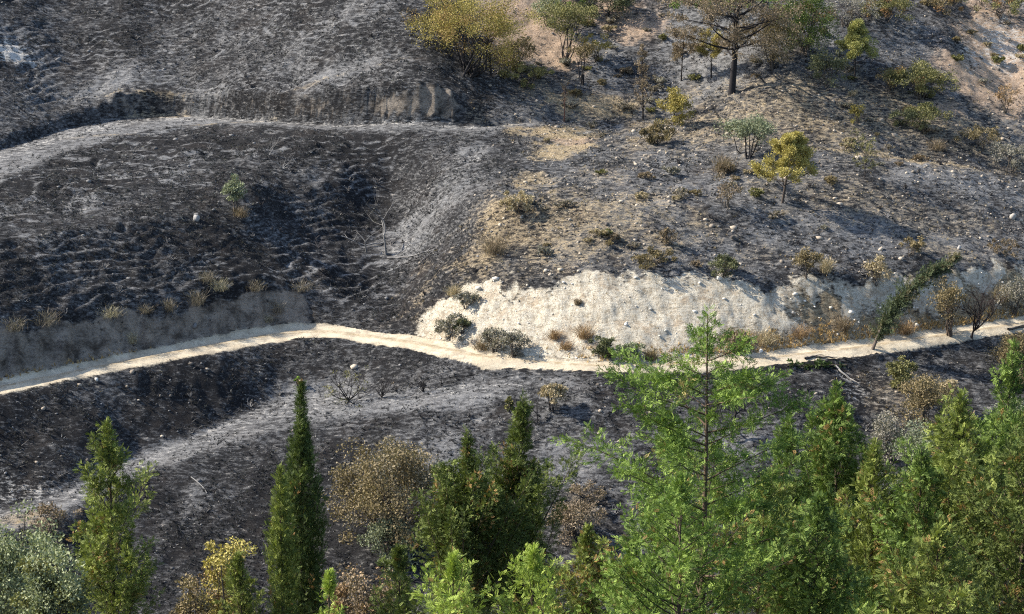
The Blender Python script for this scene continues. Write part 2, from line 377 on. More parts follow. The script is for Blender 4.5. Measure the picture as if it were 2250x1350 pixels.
def ground_material():
    m, nt, b = nodemat('burnt_ground'); N = NB(nt)
    c = N.coord()
    a1, a2 = N.attr('cover_a'), N.attr('cover_b')
    s1 = N.n.new('ShaderNodeSeparateColor'); N.l.new(a1.outputs['Color'], s1.inputs[0])
    s2 = N.n.new('ShaderNodeSeparateColor'); N.l.new(a2.outputs['Color'], s2.inputs[0])
    road_, chalk_, earth_, ash_ = s1.outputs[0], s1.outputs[1], s1.outputs[2], a1.outputs['Alpha']
    tan_, or_, pale_ = s2.outputs[0], s2.outputs[1], s2.outputs[2]
    mp = N.n.new('ShaderNodeMapping'); mp.inputs['Scale'].default_value = (0.55, 1.0, 1.9); N.l.new(c, mp.inputs[0])
    n_f = N.noise(mp.outputs[0], 2.3, 8, 0.80, 0.3)
    n_m = N.noise(c, 0.55, 5, 0.65, 0.3)
    n_s = N.noise(c, 5.0, 5, 0.78)
    # burnt: charcoal with ash lying in streaks and flecks
    t = N.math('ADD', N.math('MULTIPLY', N.math('SUBTRACT', n_f, 0.5), 5.6), N.math('ADD', N.math('MULTIPLY', ash_, 1.15), N.math('MULTIPLY', N.math('SUBTRACT', n_m, 0.5), 0.9)))
    ashf = N.ramp(t, 0.1, 1.7)
    col = N.mix(ashf, (0.021, 0.0205, 0.021), (0.22, 0.218, 0.215))
    brown = N.ramp(N.noise(c, 0.28, 6, 0.72), 0.47, 0.68)
    col = N.mix(N.math('MULTIPLY', brown, N.math('ADD', 0.12, N.math('MULTIPLY', tan_, 0.6))), col, (0.085, 0.064, 0.048))
    fleck = N.ramp(n_s, 0.63, 0.70)
    col = N.mix(N.math('MULTIPLY', fleck, 0.65), col, (0.34, 0.325, 0.30))
    # dry grass and bare earth
    tf = N.ramp(N.math('ADD', tan_, N.math('MULTIPLY', N.math('SUBTRACT', n_f, 0.5), 3.6)), 0.25, 1.0)
    tan_c = N.mix(N.ramp(n_s, 0.3, 0.7), (0.20, 0.145, 0.085), (0.44, 0.36, 0.235))
    col = N.mix(tf, col, tan_c)
    of = N.ramp(N.math('ADD', or_, N.math('MULTIPLY', N.math('SUBTRACT', n_f, 0.5), 2.2)), 0.2, 0.8)
    or_c = N.mix(N.ramp(n_s, 0.3, 0.7), (0.28, 0.19, 0.125), (0.46, 0.355, 0.26))
    col = N.mix(of, col, or_c)
    pf = N.ramp(N.math('ADD', pale_, N.math('MULTIPLY', N.math('SUBTRACT', n_f, 0.5), 3.4)), 0.3, 0.95)
    col = N.mix(pf, col, (0.52, 0.49, 0.44))
    # cut earth
    e_c = N.mix(N.ramp(N.math('ADD', N.math('MULTIPLY', n_m, 0.6), N.math('MULTIPLY', n_f, 0.4)), 0.36, 0.62), (0.07, 0.058, 0.047), (0.33, 0.28, 0.225))
    e_c = N.mix(N.ramp(n_f, 0.55, 0.8), e_c, (0.05, 0.046, 0.045))
    ef = N.ramp(N.math('ADD', earth_, N.math('MULTIPLY', N.math('SUBTRACT', n_m, 0.5), 0.9)), 0.35, 0.7)
    col = N.mix(ef, col, e_c)
    # chalk
    c_c = N.mix(N.ramp(n_f, 0.36, 0.60), (0.34, 0.28, 0.195), (0.58, 0.525, 0.42))
    mp2 = N.n.new('ShaderNodeMapping'); mp2.inputs['Rotation'].default_value = (0, 0.5, 0.35); mp2.inputs['Scale'].default_value = (2.2, 0.7, 0.9); N.l.new(c, mp2.inputs[0])
    n_d = N.noise(mp2.outputs[0], 1.6, 7, 0.75, 0.4)
    c_c = N.mix(N.ramp(n_d, 0.46, 0.62), c_c, (0.58, 0.53, 0.425))
    c_c = N.mix(N.math('MULTIPLY', N.math('SUBTRACT', 1.0, N.ramp(n_d, 0.34, 0.47)), 0.75), c_c, (0.25, 0.215, 0.165))
    c_c = N.mix(N.math('MULTIPLY', N.ramp(N.noise(c, 0.5, 6, 0.7), 0.53, 0.64), 0.6), c_c, (0.36, 0.275, 0.185))
    c_c = N.mix(N.math('MULTIPLY', N.ramp(n_s, 0.6, 0.7), 0.5), c_c, (0.27, 0.21, 0.15))
    cf = N.ramp(N.math('ADD', chalk_, N.math('MULTIPLY', N.math('SUBTRACT', n_f, 0.5), 0.9)), 0.35, 0.65)
    col = N.mix(cf, col, c_c)
    # road
    r_c = N.mix(N.ramp(n_m, 0.3, 0.7), (0.36, 0.30, 0.215), (0.50, 0.435, 0.325))
    r_c = N.mix(N.math('MULTIPLY', N.ramp(n_s, 0.62, 0.74), 0.5), r_c, (0.30, 0.25, 0.18))
    r_c = N.mix(N.math('MULTIPLY', N.ramp(N.noise(c, 0.6, 7, 0.78), 0.50, 0.62), 0.7), r_c, (0.24, 0.205, 0.155))
    ac = a2.outputs['Alpha']
    strip = N.math('SUBTRACT', 1.0, N.ramp(N.math('ABSOLUTE', N.math('SUBTRACT', ac, 0.5)), 0.06, 0.17))
    r_c = N.mix(N.math('MULTIPLY', strip, N.math('MULTIPLY', N.ramp(n_f, 0.40, 0.58), 0.75)), r_c, (0.235, 0.175, 0.10))
    rf = N.ramp(N.math('ADD', road_, N.math('MULTIPLY', N.math('SUBTRACT', n_f, 0.5), 1.6)), 0.35, 0.65)
    col = N.mix(rf, col, r_c)
    N.l.new(col, b.inputs['Base Color'])
    b.inputs['Roughness'].default_value = 1.0; b.inputs['Specular IOR Level'].default_value = 0.05
    hgt = N.math('ADD', N.math('MULTIPLY', n_f, 1.0), N.math('MULTIPLY', n_s, 0.5))
    hgt = N.math('MULTIPLY', hgt, N.math('SUBTRACT', 1.0, N.math('MULTIPLY', road_, 0.75)))
    N.bump(hgt, 1.0, 0.32, b.inputs['Normal'])
    return m

def tint_material(name, rough=0.8, transl=0.0, noise_amt=0.3, scale=6.0):
    """base colour from the piece's own 'col' attribute with some grain"""
    m, nt, b = nodemat(name); N = NB(nt)
    a = N.attr('col').outputs['Color']
    n = N.noise(N.coord(), scale, 3)
    col = N.mix(N.math('MULTIPLY', N.ramp(n, 0.35, 0.7), noise_amt), a, N.mix(1.0, a, (0.45, 0.45, 0.45), 'MULTIPLY'))
    N.l.new(col, b.inputs['Base Color']); b.inputs['Roughness'].default_value = rough
    if transl:
        tr = N.n.new('ShaderNodeBsdfTranslucent'); N.l.new(N.mix(1.0, col, (1.15, 1.2, 0.7), 'MULTIPLY'), tr.inputs[0])
        mx = N.n.new('ShaderNodeMixShader'); mx.inputs[0].default_value = transl
        N.l.new(b.outputs[0], mx.inputs[1]); N.l.new(tr.outputs[0], mx.inputs[2])
        N.l.new(mx.outputs[0], N.n['Material Output'].inputs[0])
    return m
M_GROUND = ground_material()
M_LEAF = tint_material('foliage', 0.7, 0.17, 0.35, 1.6)
M_WOOD = tint_material('bark', 0.9, 0, 0.5, 14.0)
M_STONE = tint_material('stone', 0.95, 0, 0.35, 9.0)
M_GRASS = tint_material('dead_grass', 0.9, 0.15, 0.25, 2.0)

# ------------------------------------------------------------------ ground objects (one sheet, split along the strips)
# flutes and hollows worn into the steep faces (they push the face in and out, not up and down)
flute = np.abs(vnoise(XX * 0.55 + 3.1, HH * 0.15, 141) - 0.5) * 2 + 0.5 * np.abs(vnoise(XX * 1.5, HH * 0.35, 142) - 0.5) * 2 + 0.3 * vnoise(XX * 3.2, HH * 1.1, 143)
steep_m = np.clip((BK * earth * 0.55 + ubank * 0.4 + BK * chalk * 0.10) * (1 - sstep(0.55, 0.95, BAND - np.floor(BAND))), 0, 1) * far
steep_m = blur(steep_m, 1)
YV = YY + steep_m * (flute - 0.85) * 1.1
VG = np.stack([XX, YV, HH + CAMZ], -1).reshape(-1, 3)
idx = np.arange(NX * NY).reshape(NX, NY)
Q = np.stack([idx[:-1, :-1], idx[1:, :-1], idx[1:, 1:], idx[:-1, 1:]], -1).reshape(-1, 4)
def fm(A): return (0.25 * (A[:-1, :-1] + A[1:, :-1] + A[1:, 1:] + A[:-1, 1:])).reshape(-1)
a1, a2 = A1.reshape(-1, 4), A2.reshape(-1, 4)
owner = np.zeros(len(Q), int)
owner[fm(chalk) > 0.5] = 2
owner[fm(earth) > 0.5] = 3
owner[fm(ubank) > 0.5] = 4
owner[fm(track) > 0.5] = 5
owner[fm(path) > 0.5] = 6
owner[fm(road) > 0.5] = 1
for k, nm in enumerate(['hillside', 'dirt_road', 'chalk_cutting', 'earth_cutting', 'upper_earth_cutting', 'upper_track', 'footpath']):
    q = Q[owner == k]
    used = np.unique(q); remap = np.full(NX * NY, -1); remap[used] = np.arange(len(used))
    me = mesh_np(nm, VG[used], remap[q], M_GROUND, smooth=True, attrs={'cover_a': a1[used], 'cover_b': a2[used]})
    o = obj(nm, me); o['kind'] = 'structure'

# ------------------------------------------------------------------ small ground cover
def normalize(v):
    return v / np.maximum(np.linalg.norm(v, axis=-1, keepdims=True), 1e-9)
def bilin(A, x, y):
    i = np.clip(np.searchsorted(GX, x), 0, NX - 1); j = np.clip(np.searchsorted(GY, y), 0, NY - 1)
    return A[i, j]
def ground_xyz(n, r):
    """random ground points inside the part of the hill that the photograph covers"""
    y = r.uniform(150, 262, n * 2); x = (r.random(n * 2) - 0.5) * 0.50 * y
    return x[:n], y[:n]
def blades(P, D, L, W, r):
    """thin upright triangles"""
    Wd = normalize(np.cross(D, r.normal(size=P.shape)))
    V = np.stack([P - Wd * W[:, None], P + Wd * W[:, None], P + D * L[:, None]], 1).reshape(-1, 3)
    return V, np.arange(len(V)).reshape(-1, 3)
def kites(P, D, L, W, r, Wd=None):
    if Wd is None:
        Wd = normalize(np.cross(D, r.normal(size=P.shape)))
    mid_ = P + D * (L * 0.45)[:, None]
    V = np.stack([P, mid_ + Wd * W[:, None], P + D * L[:, None], mid_ - Wd * W[:, None]], 1).reshape(-1, 3)
    return V, np.arange(len(V)).reshape(-1, 4)
def mixc(a, b, t):
    return np.asarray(a) + (np.asarray(b) - np.asarray(a)) * t[:, None]

def scatter_tufts(name, label, n, wfun, hmin, hmax, nb, wid, ca, cb, seed, spread=0.7, mat=None, clump=None):
    r = np.random.default_rng(seed)
    x, y = ground_xyz(n, r)
    keep = r.random(n) < wfun(x, y)
    x, y = x[keep], y[keep]
    z = height(x, y) + CAMZ - 0.02
    P = np.repeat(np.stack([x, y, z], -1), nb, 0)
    m = len(P)
    P[:, :2] += r.normal(size=(m, 2)) * 0.05
    D = normalize(np.stack([r.normal(size=m) * spread, r.normal(size=m) * spread, np.abs(r.normal(size=m)) * 0.5 + 0.5], -1))
    hs = np.repeat(r.uniform(hmin, hmax, len(x)), nb) * r.uniform(0.6, 1.1, m)
    V, F = blades(P, D, hs, np.full(m, wid) * r.uniform(0.6, 1.4, m), r)
    t = np.clip(np.repeat(r.random(len(x)) ** 1.5, nb) * 0.8 + r.random(m) * 0.25, 0, 1)
    col = np.repeat(mixc(ca, cb, t), 3, 0)
    o = obj(name, mesh_np(name, V, F, mat or M_GRASS, col))
    o['kind'] = 'stuff'; o['label'] = label; o['category'] = 'ground cover'
    return o
NOTRACK = 1 - np.clip(road * 1.5 + track * 0.8 + path * 0.7, 0, 1)
BURNT = NOTRACK * (1 - np.clip(chalk, 0, 1)) * (1 - 0.8 * np.clip(tan + orange, 0, 1)) * (1 - 0.85 * np.clip(earth + ubank, 0, 1))
NB_ = fbm(XX, YY, 3.0, 4, 61, 0.6)
W_ST = np.clip(BURNT * sstep(0.35, 0.6, NB_), 0, 1)
scatter_tufts('burnt_stubble', 'black charred stubble and scrub stumps covering the burnt slopes', 90000, lambda x, y: bilin(W_ST, x, y) * (0.75 + 0.25 * (x < 0)), 0.12, 0.42, 5, 0.035,
              (0.012, 0.012, 0.014), (0.10, 0.10, 0.105), 3)
W_AS = np.clip(BURNT * sstep(0.45, 0.7, fbm(XX, YY, 2.0, 4, 66, 0.6)), 0, 1)
scatter_tufts('ashen_stalks', 'pale ash grey stalks lying over the burnt slopes', 26000, lambda x, y: bilin(W_AS, x, y) * 0.8, 0.12, 0.40, 3, 0.024,
              (0.20, 0.195, 0.19), (0.50, 0.48, 0.45), 4, spread=1.5)
W_TAN = np.clip(np.clip(tan, 0, 1) * 0.9 + orange * 0.35 + 0.10 * chalk, 0, 1) * NOTRACK
scatter_tufts('dry_grass', 'straw coloured dry grass tufts on unburnt patches of the hill', 60000, lambda x, y: bilin(W_TAN, x, y) * 0.55, 0.10, 0.34, 5, 0.022,
              (0.22, 0.16, 0.08), (0.50, 0.40, 0.24), 5, spread=0.5)
# orange verge of dry grass at the foot of the chalk cutting and the left road edge
VG_R = sstep(K_RB - 0.02, K_RB + 0.04, BAND) * (1 - sstep(K_RB + 0.08, K_RB + 0.20 + 0.16 * sstep(1540, 1640, PXG), BAND + edge_f * 0.3)) * sstep(1150, 1400, PXG) * (0.35 + 0.65 * sstep(1560, 1700, PXG))
VG_L = sstep(K_RB - 0.10, K_RB, BAND) * (1 - sstep(K_RB + 0.05, K_RB + 0.15, BAND)) * (1 - sstep(180, 420, PXG)) * 0.5
scatter_tufts('verge_grass', 'orange dry grass along the dirt road verge below the chalk', 430000, lambda x, y: bilin(VG_R + VG_L, x, y) * 0.8, 0.22, 0.55, 4, 0.034,
              (0.30, 0.19, 0.07), (0.55, 0.39, 0.18), 6, spread=0.4)

scatter_tufts('burnt_litter', 'charred sticks and twigs lying over the burnt slopes', 26000, lambda x, y: bilin(W_ST, x, y) * 0.6, 0.35, 0.95, 2, 0.022,
              (0.010, 0.010, 0.011), (0.16, 0.155, 0.15), 9, spread=2.6)
# ---- stones
def ico():
    p = (1 + 5 ** 0.5) / 2
    V = np.array([(-1, p, 0), (1, p, 0), (-1, -p, 0), (1, -p, 0), (0, -1, p), (0, 1, p), (0, -1, -p), (0, 1, -p), (p, 0, -1), (p, 0, 1), (-p, 0, -1), (-p, 0, 1)], float)
    F = np.array([(0, 11, 5), (0, 5, 1), (0, 1, 7), (0, 7, 10), (0, 10, 11), (1, 5, 9), (5, 11, 4), (11, 10, 2), (10, 7, 6), (7, 1, 8), (3, 9, 4), (3, 4, 2), (3, 2, 6), (3, 6, 8), (3, 8, 9),
                  (4, 9, 5), (2, 4, 11), (6, 2, 10), (8, 6, 7), (9, 8, 1)])
    return V / np.linalg.norm(V[0]), F
IV, IF = ico()
r = np.random.default_rng(8)
def stone_shape(r):
    V = IV * (1 + r.uniform(-0.28, 0.28, (12, 1)))
    V = V * np.array([1.0, r.uniform(0.6, 0.95), r.uniform(0.45, 0.75)])
    return V
SHAPES = [stone_shape(r) for _ in range(10)]
right_up = sstep(980, 1200, PXG) * between(K_BT, K_TOP, 0.2)
stony = np.clip(right_up * (0.25 + 1.0 * sstep(0.45, 0.62, fbm(XX, YY, 3.5, 5, 71, 0.65))) + 0.5 * tan + 0.4 * orange, 0, 1.3)
stony += right_up * blob(1850, 330, 420, 110) * 0.7 + 0.7 * blob(1200, 520, 200, 120) + 0.10 * BURNT + blob(830, 745, 80, 14) * 0.8 + blob(1260, 1110, 70, 50) + 0.25 * chalk
stony += between(K_SB, K_RF, 0.1) * 0.25 * (1 - sstep(600, 760, PXG))
stony *= NOTRACK
n = 26000
x, y = ground_xyz(n, r)
w = bilin(stony, x, y); keep = r.random(n) < w * 0.75
x, y = x[keep], y[keep]; n = len(x)
size = np.clip(np.exp(r.normal(-2.45, 0.55, n)), 0.04, 0.42)
zt = height(x, y) + CAMZ
onchalk = bilin(chalk, x, y) > 0.4
tt = r.random(n)
scol = mixc((0.09, 0.078, 0.066), (0.46, 0.39, 0.30), tt ** 1.4)
gl = (x < 0) | (r.random(n) < 0.25)
scol[gl] = mixc((0.06, 0.058, 0.056), (0.22, 0.213, 0.205), tt)[gl]
scol[onchalk] = mixc((0.5, 0.45, 0.37), (0.68, 0.63, 0.54), tt)[onchalk]
# the special white boulder on the left slope is built on its own below
row_vis = -(zt - CAMZ) / y
in_view = (np.abs(x) / y < 0.236) & (row_vis > 0.105) & (row_vis < 0.33) & ~onchalk
order = np.argsort(-(size / y) * in_view)
big = order[:300]
zone = {0: ('small pale grey stone on the charred slope left of the gully', 'stones on the charred left slope'),
        1: ('small tan stone on the stony burnt slope above the chalk cutting', 'stones above the chalk cutting'),
        2: ('small tan stone on the burnt slope below the dirt road', 'stones below the dirt road')}
smats = [mesh_np('stone', v, IF, M_STONE, np.repeat(np.array([c]), 12, 0)) for v in SHAPES[:6] for c in ((0.11, 0.095, 0.08), (0.22, 0.185, 0.145), (0.34, 0.285, 0.22), (0.44, 0.37, 0.285))]
gmats = [mesh_np('stone', v, IF, M_STONE, np.repeat(np.array([c]), 12, 0)) for v in SHAPES[:6] for c in ((0.08, 0.077, 0.074), (0.17, 0.165, 0.158))]
for i in big:
    bd = float(bilin(BAND, x[i:i + 1], y[i:i + 1])[0])
    zn = 2 if bd < K_RF + 0.5 else (0 if x[i] < -9 else 1)
    pool = gmats if zn == 0 else smats
    o = obj('stone', pool[int(r.integers(len(pool)))])
    s = size[i]
    o.location = (x[i], y[i], zt[i] + s * 0.02); o.scale = (s, s, s); o.rotation_euler = (r.normal() * 0.25, r.normal() * 0.25, r.uniform(0, 6.28))
    tag(o, zone[zn][0], 'stone', zone[zn][1])
rest = order[300:]
Vs, Fs, Cs = [], [], []
rot = r.uniform(0, 6.28, n)
for k in range(10):
    ii = rest[k::10]
    c_, s_ = np.cos(rot[ii]), np.sin(rot[ii])
    v = SHAPES[k][None] * size[ii][:, None, None]
    vx = v[..., 0] * c_[:, None] - v[..., 1] * s_[:, None]; vy = v[..., 0] * s_[:, None] + v[..., 1] * c_[:, None]
    V = np.stack([vx + x[ii][:, None], vy + y[ii][:, None], v[..., 2] + (zt[ii] + size[ii] * 0.02)[:, None]], -1)
    base = sum(len(q) for q in Vs)
    Vs.append(V.reshape(-1, 3)); Fs.append((IF[None] + (np.arange(len(ii)) * 12)[:, None, None]).reshape(-1, 3) + base)
    Cs.append(np.repeat(scol[ii], 12, 0))
o = obj('scattered_stones', mesh_np('scattered_stones', np.concatenate(Vs), np.concatenate(Fs), M_STONE, np.concatenate(Cs)))
o['kind'] = 'stuff'; o['label'] = 'countless small stones strewn over the burnt hillside'; o['category'] = 'stones'

# ------------------------------------------------------------------ plants
class Plant:
    def __init__(s, seed):
        s.r = np.random.default_rng(seed)
        s.wood = {}          # part name -> [V, F, C]
        s.leaf = []
    def tube(s, part, pts, rad, col, sides=5):
        pts = np.asarray(pts, float); rad = np.asarray(rad, float); n = len(pts)
        T = normalize(np.gradient(pts, axis=0))
        up = np.where(np.abs(T[:, 2:3]) > 0.9, np.array([[1.0, 0, 0]]), np.array([[0, 0, 1.0]]))
        A = normalize(np.cross(T, up)); B = np.cross(T, A)
        a = np.arange(sides) * 2 * math.pi / sides
        V = pts[:, None] + rad[:, None, None] * (np.cos(a)[None, :, None] * A[:, None] + np.sin(a)[None, :, None] * B[:, None])
        i = np.arange(n - 1)[:, None] * sides; j = np.arange(sides)[None]; j2 = (j + 1) % sides
        F = np.stack([i + j, i + j2, i + sides + j2, i + sides + j], -1).reshape(-1, 4)
        w = s.wood.setdefault(part, [[], [], [], 0])
        w[0].append(V.reshape(-1, 3)); w[1].append(F + w[3]); w[3] += n * sides
        w[2].append(np.repeat(np.asarray(col)[None] * s.r.uniform(0.8, 1.2), n * sides, 0))
    keep = False
    def leaves(s, P, D, L, W, C, Wd=None):
        s.leaf.append((P, D, L, W, C, Wd, np.full(len(P), s.keep)))
    def build(s, name, label, cat, loc, group=None, crown='crown', rotz=0.0, tri=False, cap=10 ** 9):
        o = thing(name, label, cat, loc, group, rotz)
        for part, (V, F, C, _) in s.wood.items():
            part = part.split('#')[0]; obj(part, mesh_np(part, np.concatenate(V), np.concatenate(F), M_WOOD, np.concatenate(C), True), o)
        if s.leaf:
            Vs, Cs = [], []; KP = np.concatenate([q[6] for q in s.leaf])
            for P, D, L, W, C, Wd, _k in s.leaf:
                V, _ = kites(P, D, L, W, s.r, Wd); Vs.append(V); Cs.append(np.repeat(C, 4, 0))
            V = np.concatenate(Vs).reshape(-1, 4, 3); C = np.concatenate(Cs).reshape(-1, 4, 3)
            if len(V) > cap:
                k = np.argsort(s.r.random(len(V)) - 2.0 * KP)[:cap]; f = np.where(KP[k], 1.0, (len(V) / cap) ** 0.3)[:, None, None]
                V, C = V[k], C[k]; ctr = V.mean(1, keepdims=True); V = ctr + (V - ctr) * f
            if tri:                                   # slim three-cornered scales for the fine sprays
                V = np.stack([V[:, 0] * 0.3 + V[:, 1] * 0.7, V[:, 2], V[:, 0] * 0.3 + V[:, 3] * 0.7], 1); C = C[:, :3]
            kk_ = V.shape[1]; V = V.reshape(-1, 3); C = C.reshape(-1, 3)
            obj(crown, mesh_np(crown, V, np.arange(len(V)).reshape(-1, kk_), M_LEAF, np.clip(C, 0.004, 0.9)), o)
        return o

def along(pts, t):
    pts = np.asarray(pts); m = len(pts) - 1
    u = np.clip(t, 0, 0.9999) * m; i = u.astype(int); f = (u - i)[:, None]
    return pts[i] * (1 - f) + pts[i + 1] * f, normalize(pts[i + 1] - pts[i])
def bend(p0, d0, L, curve, n=5, wob=0.05, r=None):
    """polyline that starts along d0 and bends by 'curve' (a vector added to the direction over its length)"""
    pts = [np.asarray(p0, float)]; d = np.asarray(d0, float)
    for i in range(n):
        d = normalize(d + np.asarray(curve) / n + (r.normal(size=3) * wob if r is not None else 0))
        pts.append(pts[-1] + d * L / n)
    return np.array(pts)

def plume(P, pts, r0, n, lL, lW, ca, cb, t0=0.15, out=0.7, flat_=1.0, taper=0.75, dead=0.0, dcol=(0.30, 0.17, 0.06), up=0.0):
    """foliage sleeve tapering to a point along a shoot"""
    r = P.r; n = max(6, int(n))
    J = 7; m = max(2, n // J)
    t = t0 + (1 - t0) * r.random(m) ** 0.9
    c, T = along(pts, t)
    rad = r.normal(size=(m, 3)); rad[:, 2] *= flat_; rad = normalize(rad - T * np.sum(rad * T, 1, keepdims=True))
    env = np.minimum(1, (t - t0) / 0.16 + 0.25) * (1 - t) ** taper + 0.05
    pos = c + rad * (r0 * env * r.random(m) ** 0.5)[:, None]
    D = normalize(T * 0.75 + rad * out + r.normal(size=(m, 3)) * 0.3 + np.array([0, 0, up]))
    S = normalize(np.cross(D, r.normal(size=(m, 3)))); Nn = np.cross(D, S)      # each spray is a small flat frond
    fl = lL * 2.3 * r.uniform(0.6, 1.25, m) * (0.55 + 0.45 * np.minimum(1, env))
    C = mixc(ca, cb, np.clip(r.random() ** 1.6 * 0.65 + r.random(m) ** 1.6 * 0.45, 0, 1)) * r.uniform(0.85, 1.15, (m, 1))
    if dead > 0 and r.random() < dead:
        k = r.random(m) < 0.7; C[k] = (np.asarray(dcol) * r.uniform(0.7, 1.3, (m, 1)))[k]
    for j in range(J):
        f = j / (J - 1.0)
        d = D if j == J - 1 else normalize(D * 0.9 + S * (0.5 if j % 2 else -0.5))
        P.leaves(pos + D * (fl * f * 0.75)[:, None], d, fl * (0.55 - 0.16 * f), np.full(m, lW * 1.12), C * r.uniform(0.92, 1.08, (m, 1)), normalize(np.cross(Nn, d)))

def conifer(P, h, R, nb, ca, cb, up=0.9, curve=0.6, prof_=lambda u: (1 - u) ** 0.8, dens=1.0, lL=0.17, lW=0.035, bark=(0.10, 0.075, 0.055), u0=0.05,
            lead=0.16, dead=0.05, dcol=(0.26, 0.16, 0.06), sub=6, pr=0.17, lean=(0, 0), flat_=1.0, subk=1.0, branch_parts=False, lead_dens=1.0, lvar=(0.5, 1.3)):
    r = P.r
    tr = bend((0, 0, -0.4), (lean[0], lean[1], 1), h + 0.4, (0, 0, 0.6), 10, 0.012, r)
    P.tube('trunk', tr, np.linspace(0.010 * h + 0.02, 0.012, 11), bark, 6)
    P.keep = True
    for i in range(int(90 * lead / 0.16)):
        u = 1 - lead * r.random() ** 0.8
        q, T = along(tr, np.array([u])); reach = prof_(min(u, 0.995)) * R * math.cos(min(up, 1.32))
        reach = min(reach, 0.45); a = r.uniform(0, 6.28)
        d = normalize(T[0] + np.array([math.cos(a), math.sin(a), 0]) * r.uniform(0.2, 0.7))
        pts = bend(q[0], d, reach * r.uniform(0.7, 1.3) + 0.10, (0, 0, 0.5), 3, 0.05, r)
        plume(P, pts, 0.06, 26 * lead_dens, lL, lW, ca, cb, t0=0.0, out=0.5)
    P.keep = False
    az = r.uniform(0, 6.28); lp = r.uniform(0, 6.28, 3)
    for i in range(nb):
        u = u0 + (0.97 - u0) * ((i + r.uniform(0, 1)) / nb)
        az += 2.39996 + r.normal() * 0.35
        lump = 1 + 0.22 * math.sin(2 * az + lp[0] + u * 9) + 0.18 * math.sin(3 * az + lp[1] - u * 17)
        L = max(0.2, R * prof_(u) * r.uniform(*lvar) * lump)
        p0, _ = along(tr, np.array([u])); p0 = p0[0]
        e = up * r.uniform(0.75, 1.2)
        d = np.array([math.cos(az) * math.cos(e), math.sin(az) * math.cos(e), math.sin(e)])
        pts = bend(p0, d, L, (0, 0, curve), 5, 0.07 * subk, r)
        P.tube(f'branch#{i}' if branch_parts else 'trunk', pts, np.linspace(0.008 + 0.006 * L, 0.004, 6), bark, 4)
        dd = dead
        plume(P, pts, pr * L ** 0.7 + 0.05, 130 * dens * L, lL, lW, ca, cb, t0=0.3, flat_=flat_, dead=dd, dcol=dcol)
        ns = int(sub * min(1.6, L) + 0.5)
        for k in range(ns):
            t = r.uniform(0.25, 0.92)
            q, T = along(pts, np.array([t])); q, T = q[0], T[0]
            sd_ = normalize(T * 0.8 + r.normal(size=3) * np.array([0.75 * subk, 0.75 * subk, 0.45 * flat_]) + np.array([0, 0, 0.18 * up]))
            sl = L * (1 - t * 0.6) * r.uniform(0.28, 0.55) * (0.35 + 0.65 * subk)
            sub_p = bend(q, sd_, sl, (0, 0, curve * 0.7), 4, 0.08, r)
            plume(P, sub_p, pr * sl ** 0.7 + 0.04, 120 * dens * sl + 10, lL, lW, ca, cb, t0=0.05, flat_=flat_, dead=dd, dcol=dcol)

def bush(P, w, h, ca, cb, n_cl=46, lpc=70, leaf=0.11, bark=(0.10, 0.085, 0.07), stems=7, clump=0.32, z0=0.0, dead=0.0, dcol=(0.25, 0.15, 0.07), shell=0.42, depth=None, lean=0.0, lv=0.55, part='stem'):
    """rounded shrub or small broad-leaved tree: uneven clumps of leaves on spreading stems"""
    r = P.r; depth = depth or w
    ph = r.uniform(0, 6.28, 4); am = r.uniform(0.08, 0.2, 4)
    cl = []
    for i in range(n_cl):
        v = normalize(r.normal(size=3)); v[2] = abs(v[2]) if r.random() < 0.55 else v[2]
        a = math.atan2(v[1], v[0])
        k = 1 + sum(am[j] * math.sin((j + 2) * a + ph[j] + 2 * v[2]) for j in range(4))
        q = (shell + (1.0 - shell) * r.random() ** 0.6) * k
        c = np.array([v[0] * w * 0.5 * q, v[1] * depth * 0.5 * q, h * (0.5 + z0 * 0.5) + v[2] * q * h * (0.5 - z0 * 0.5)])
        c[2] = max(c[2], 0.10 * h + z0 * 0.3 * h); c[0] += lean * c[2]
        cl.append(c)
    cl = np.array(cl)
    for i in range(stems):
        c = cl[i % n_cl]
        base = np.array([r.normal() * 0.05 * w, r.normal() * 0.05 * w, -0.15])
        mid_ = base * 0.4 + c * 0.5 + np.array([0, 0, 0.12 * h])
        pts = np.stack([base, base * 0.6 + mid_ * 0.4 + r.normal(size=3) * 0.04 * w, mid_, c])
        P.tube(f'{part}#{i}', pts, np.linspace(0.025 + 0.014 * h, 0.01, 4), bark, 4)
        for k in range(3):
            c2 = cl[int(r.integers(n_cl))]
            if np.linalg.norm(c2 - mid_) < 0.6 * max(w, h):
                P.tube(f'{part}#{i}', np.stack([mid_, (mid_ + c2) / 2 + r.normal(size=3) * 0.05 * w, c2]), [0.012 + 0.006 * h, 0.010, 0.005], bark, 3)
    sz = clump * min(w, h) * 0.5
    for c in cl:
        n = max(5, int(1.35 * lpc * r.uniform(0.6, 1.4)))
        v = normalize(r.normal(size=(n, 3))) * (r.random((n, 1)) ** 0.45) * sz * r.uniform(0.7, 1.35)
        v[:, 2] *= 0.75
        D = normalize(v * 0.8 / sz + r.normal(size=(n, 3)) * lv + np.array([0, 0, 0.25]))
        t = np.clip(r.random() * 0.55 + r.random(n) * 0.45, 0, 1)
        C = mixc(ca, cb, t) * r.uniform(0.8, 1.2, (n, 1))
        if r.random() < dead:
            C = np.asarray(dcol) * r.uniform(0.6, 1.4, (n, 1))
        pos = c + v; pos[:, 2] = np.maximum(pos[:, 2], 0.03)
        P.leaves(pos, D, leaf * r.uniform(0.6, 1.35, n), leaf * 0.40 * r.uniform(0.7, 1.3, n), C)

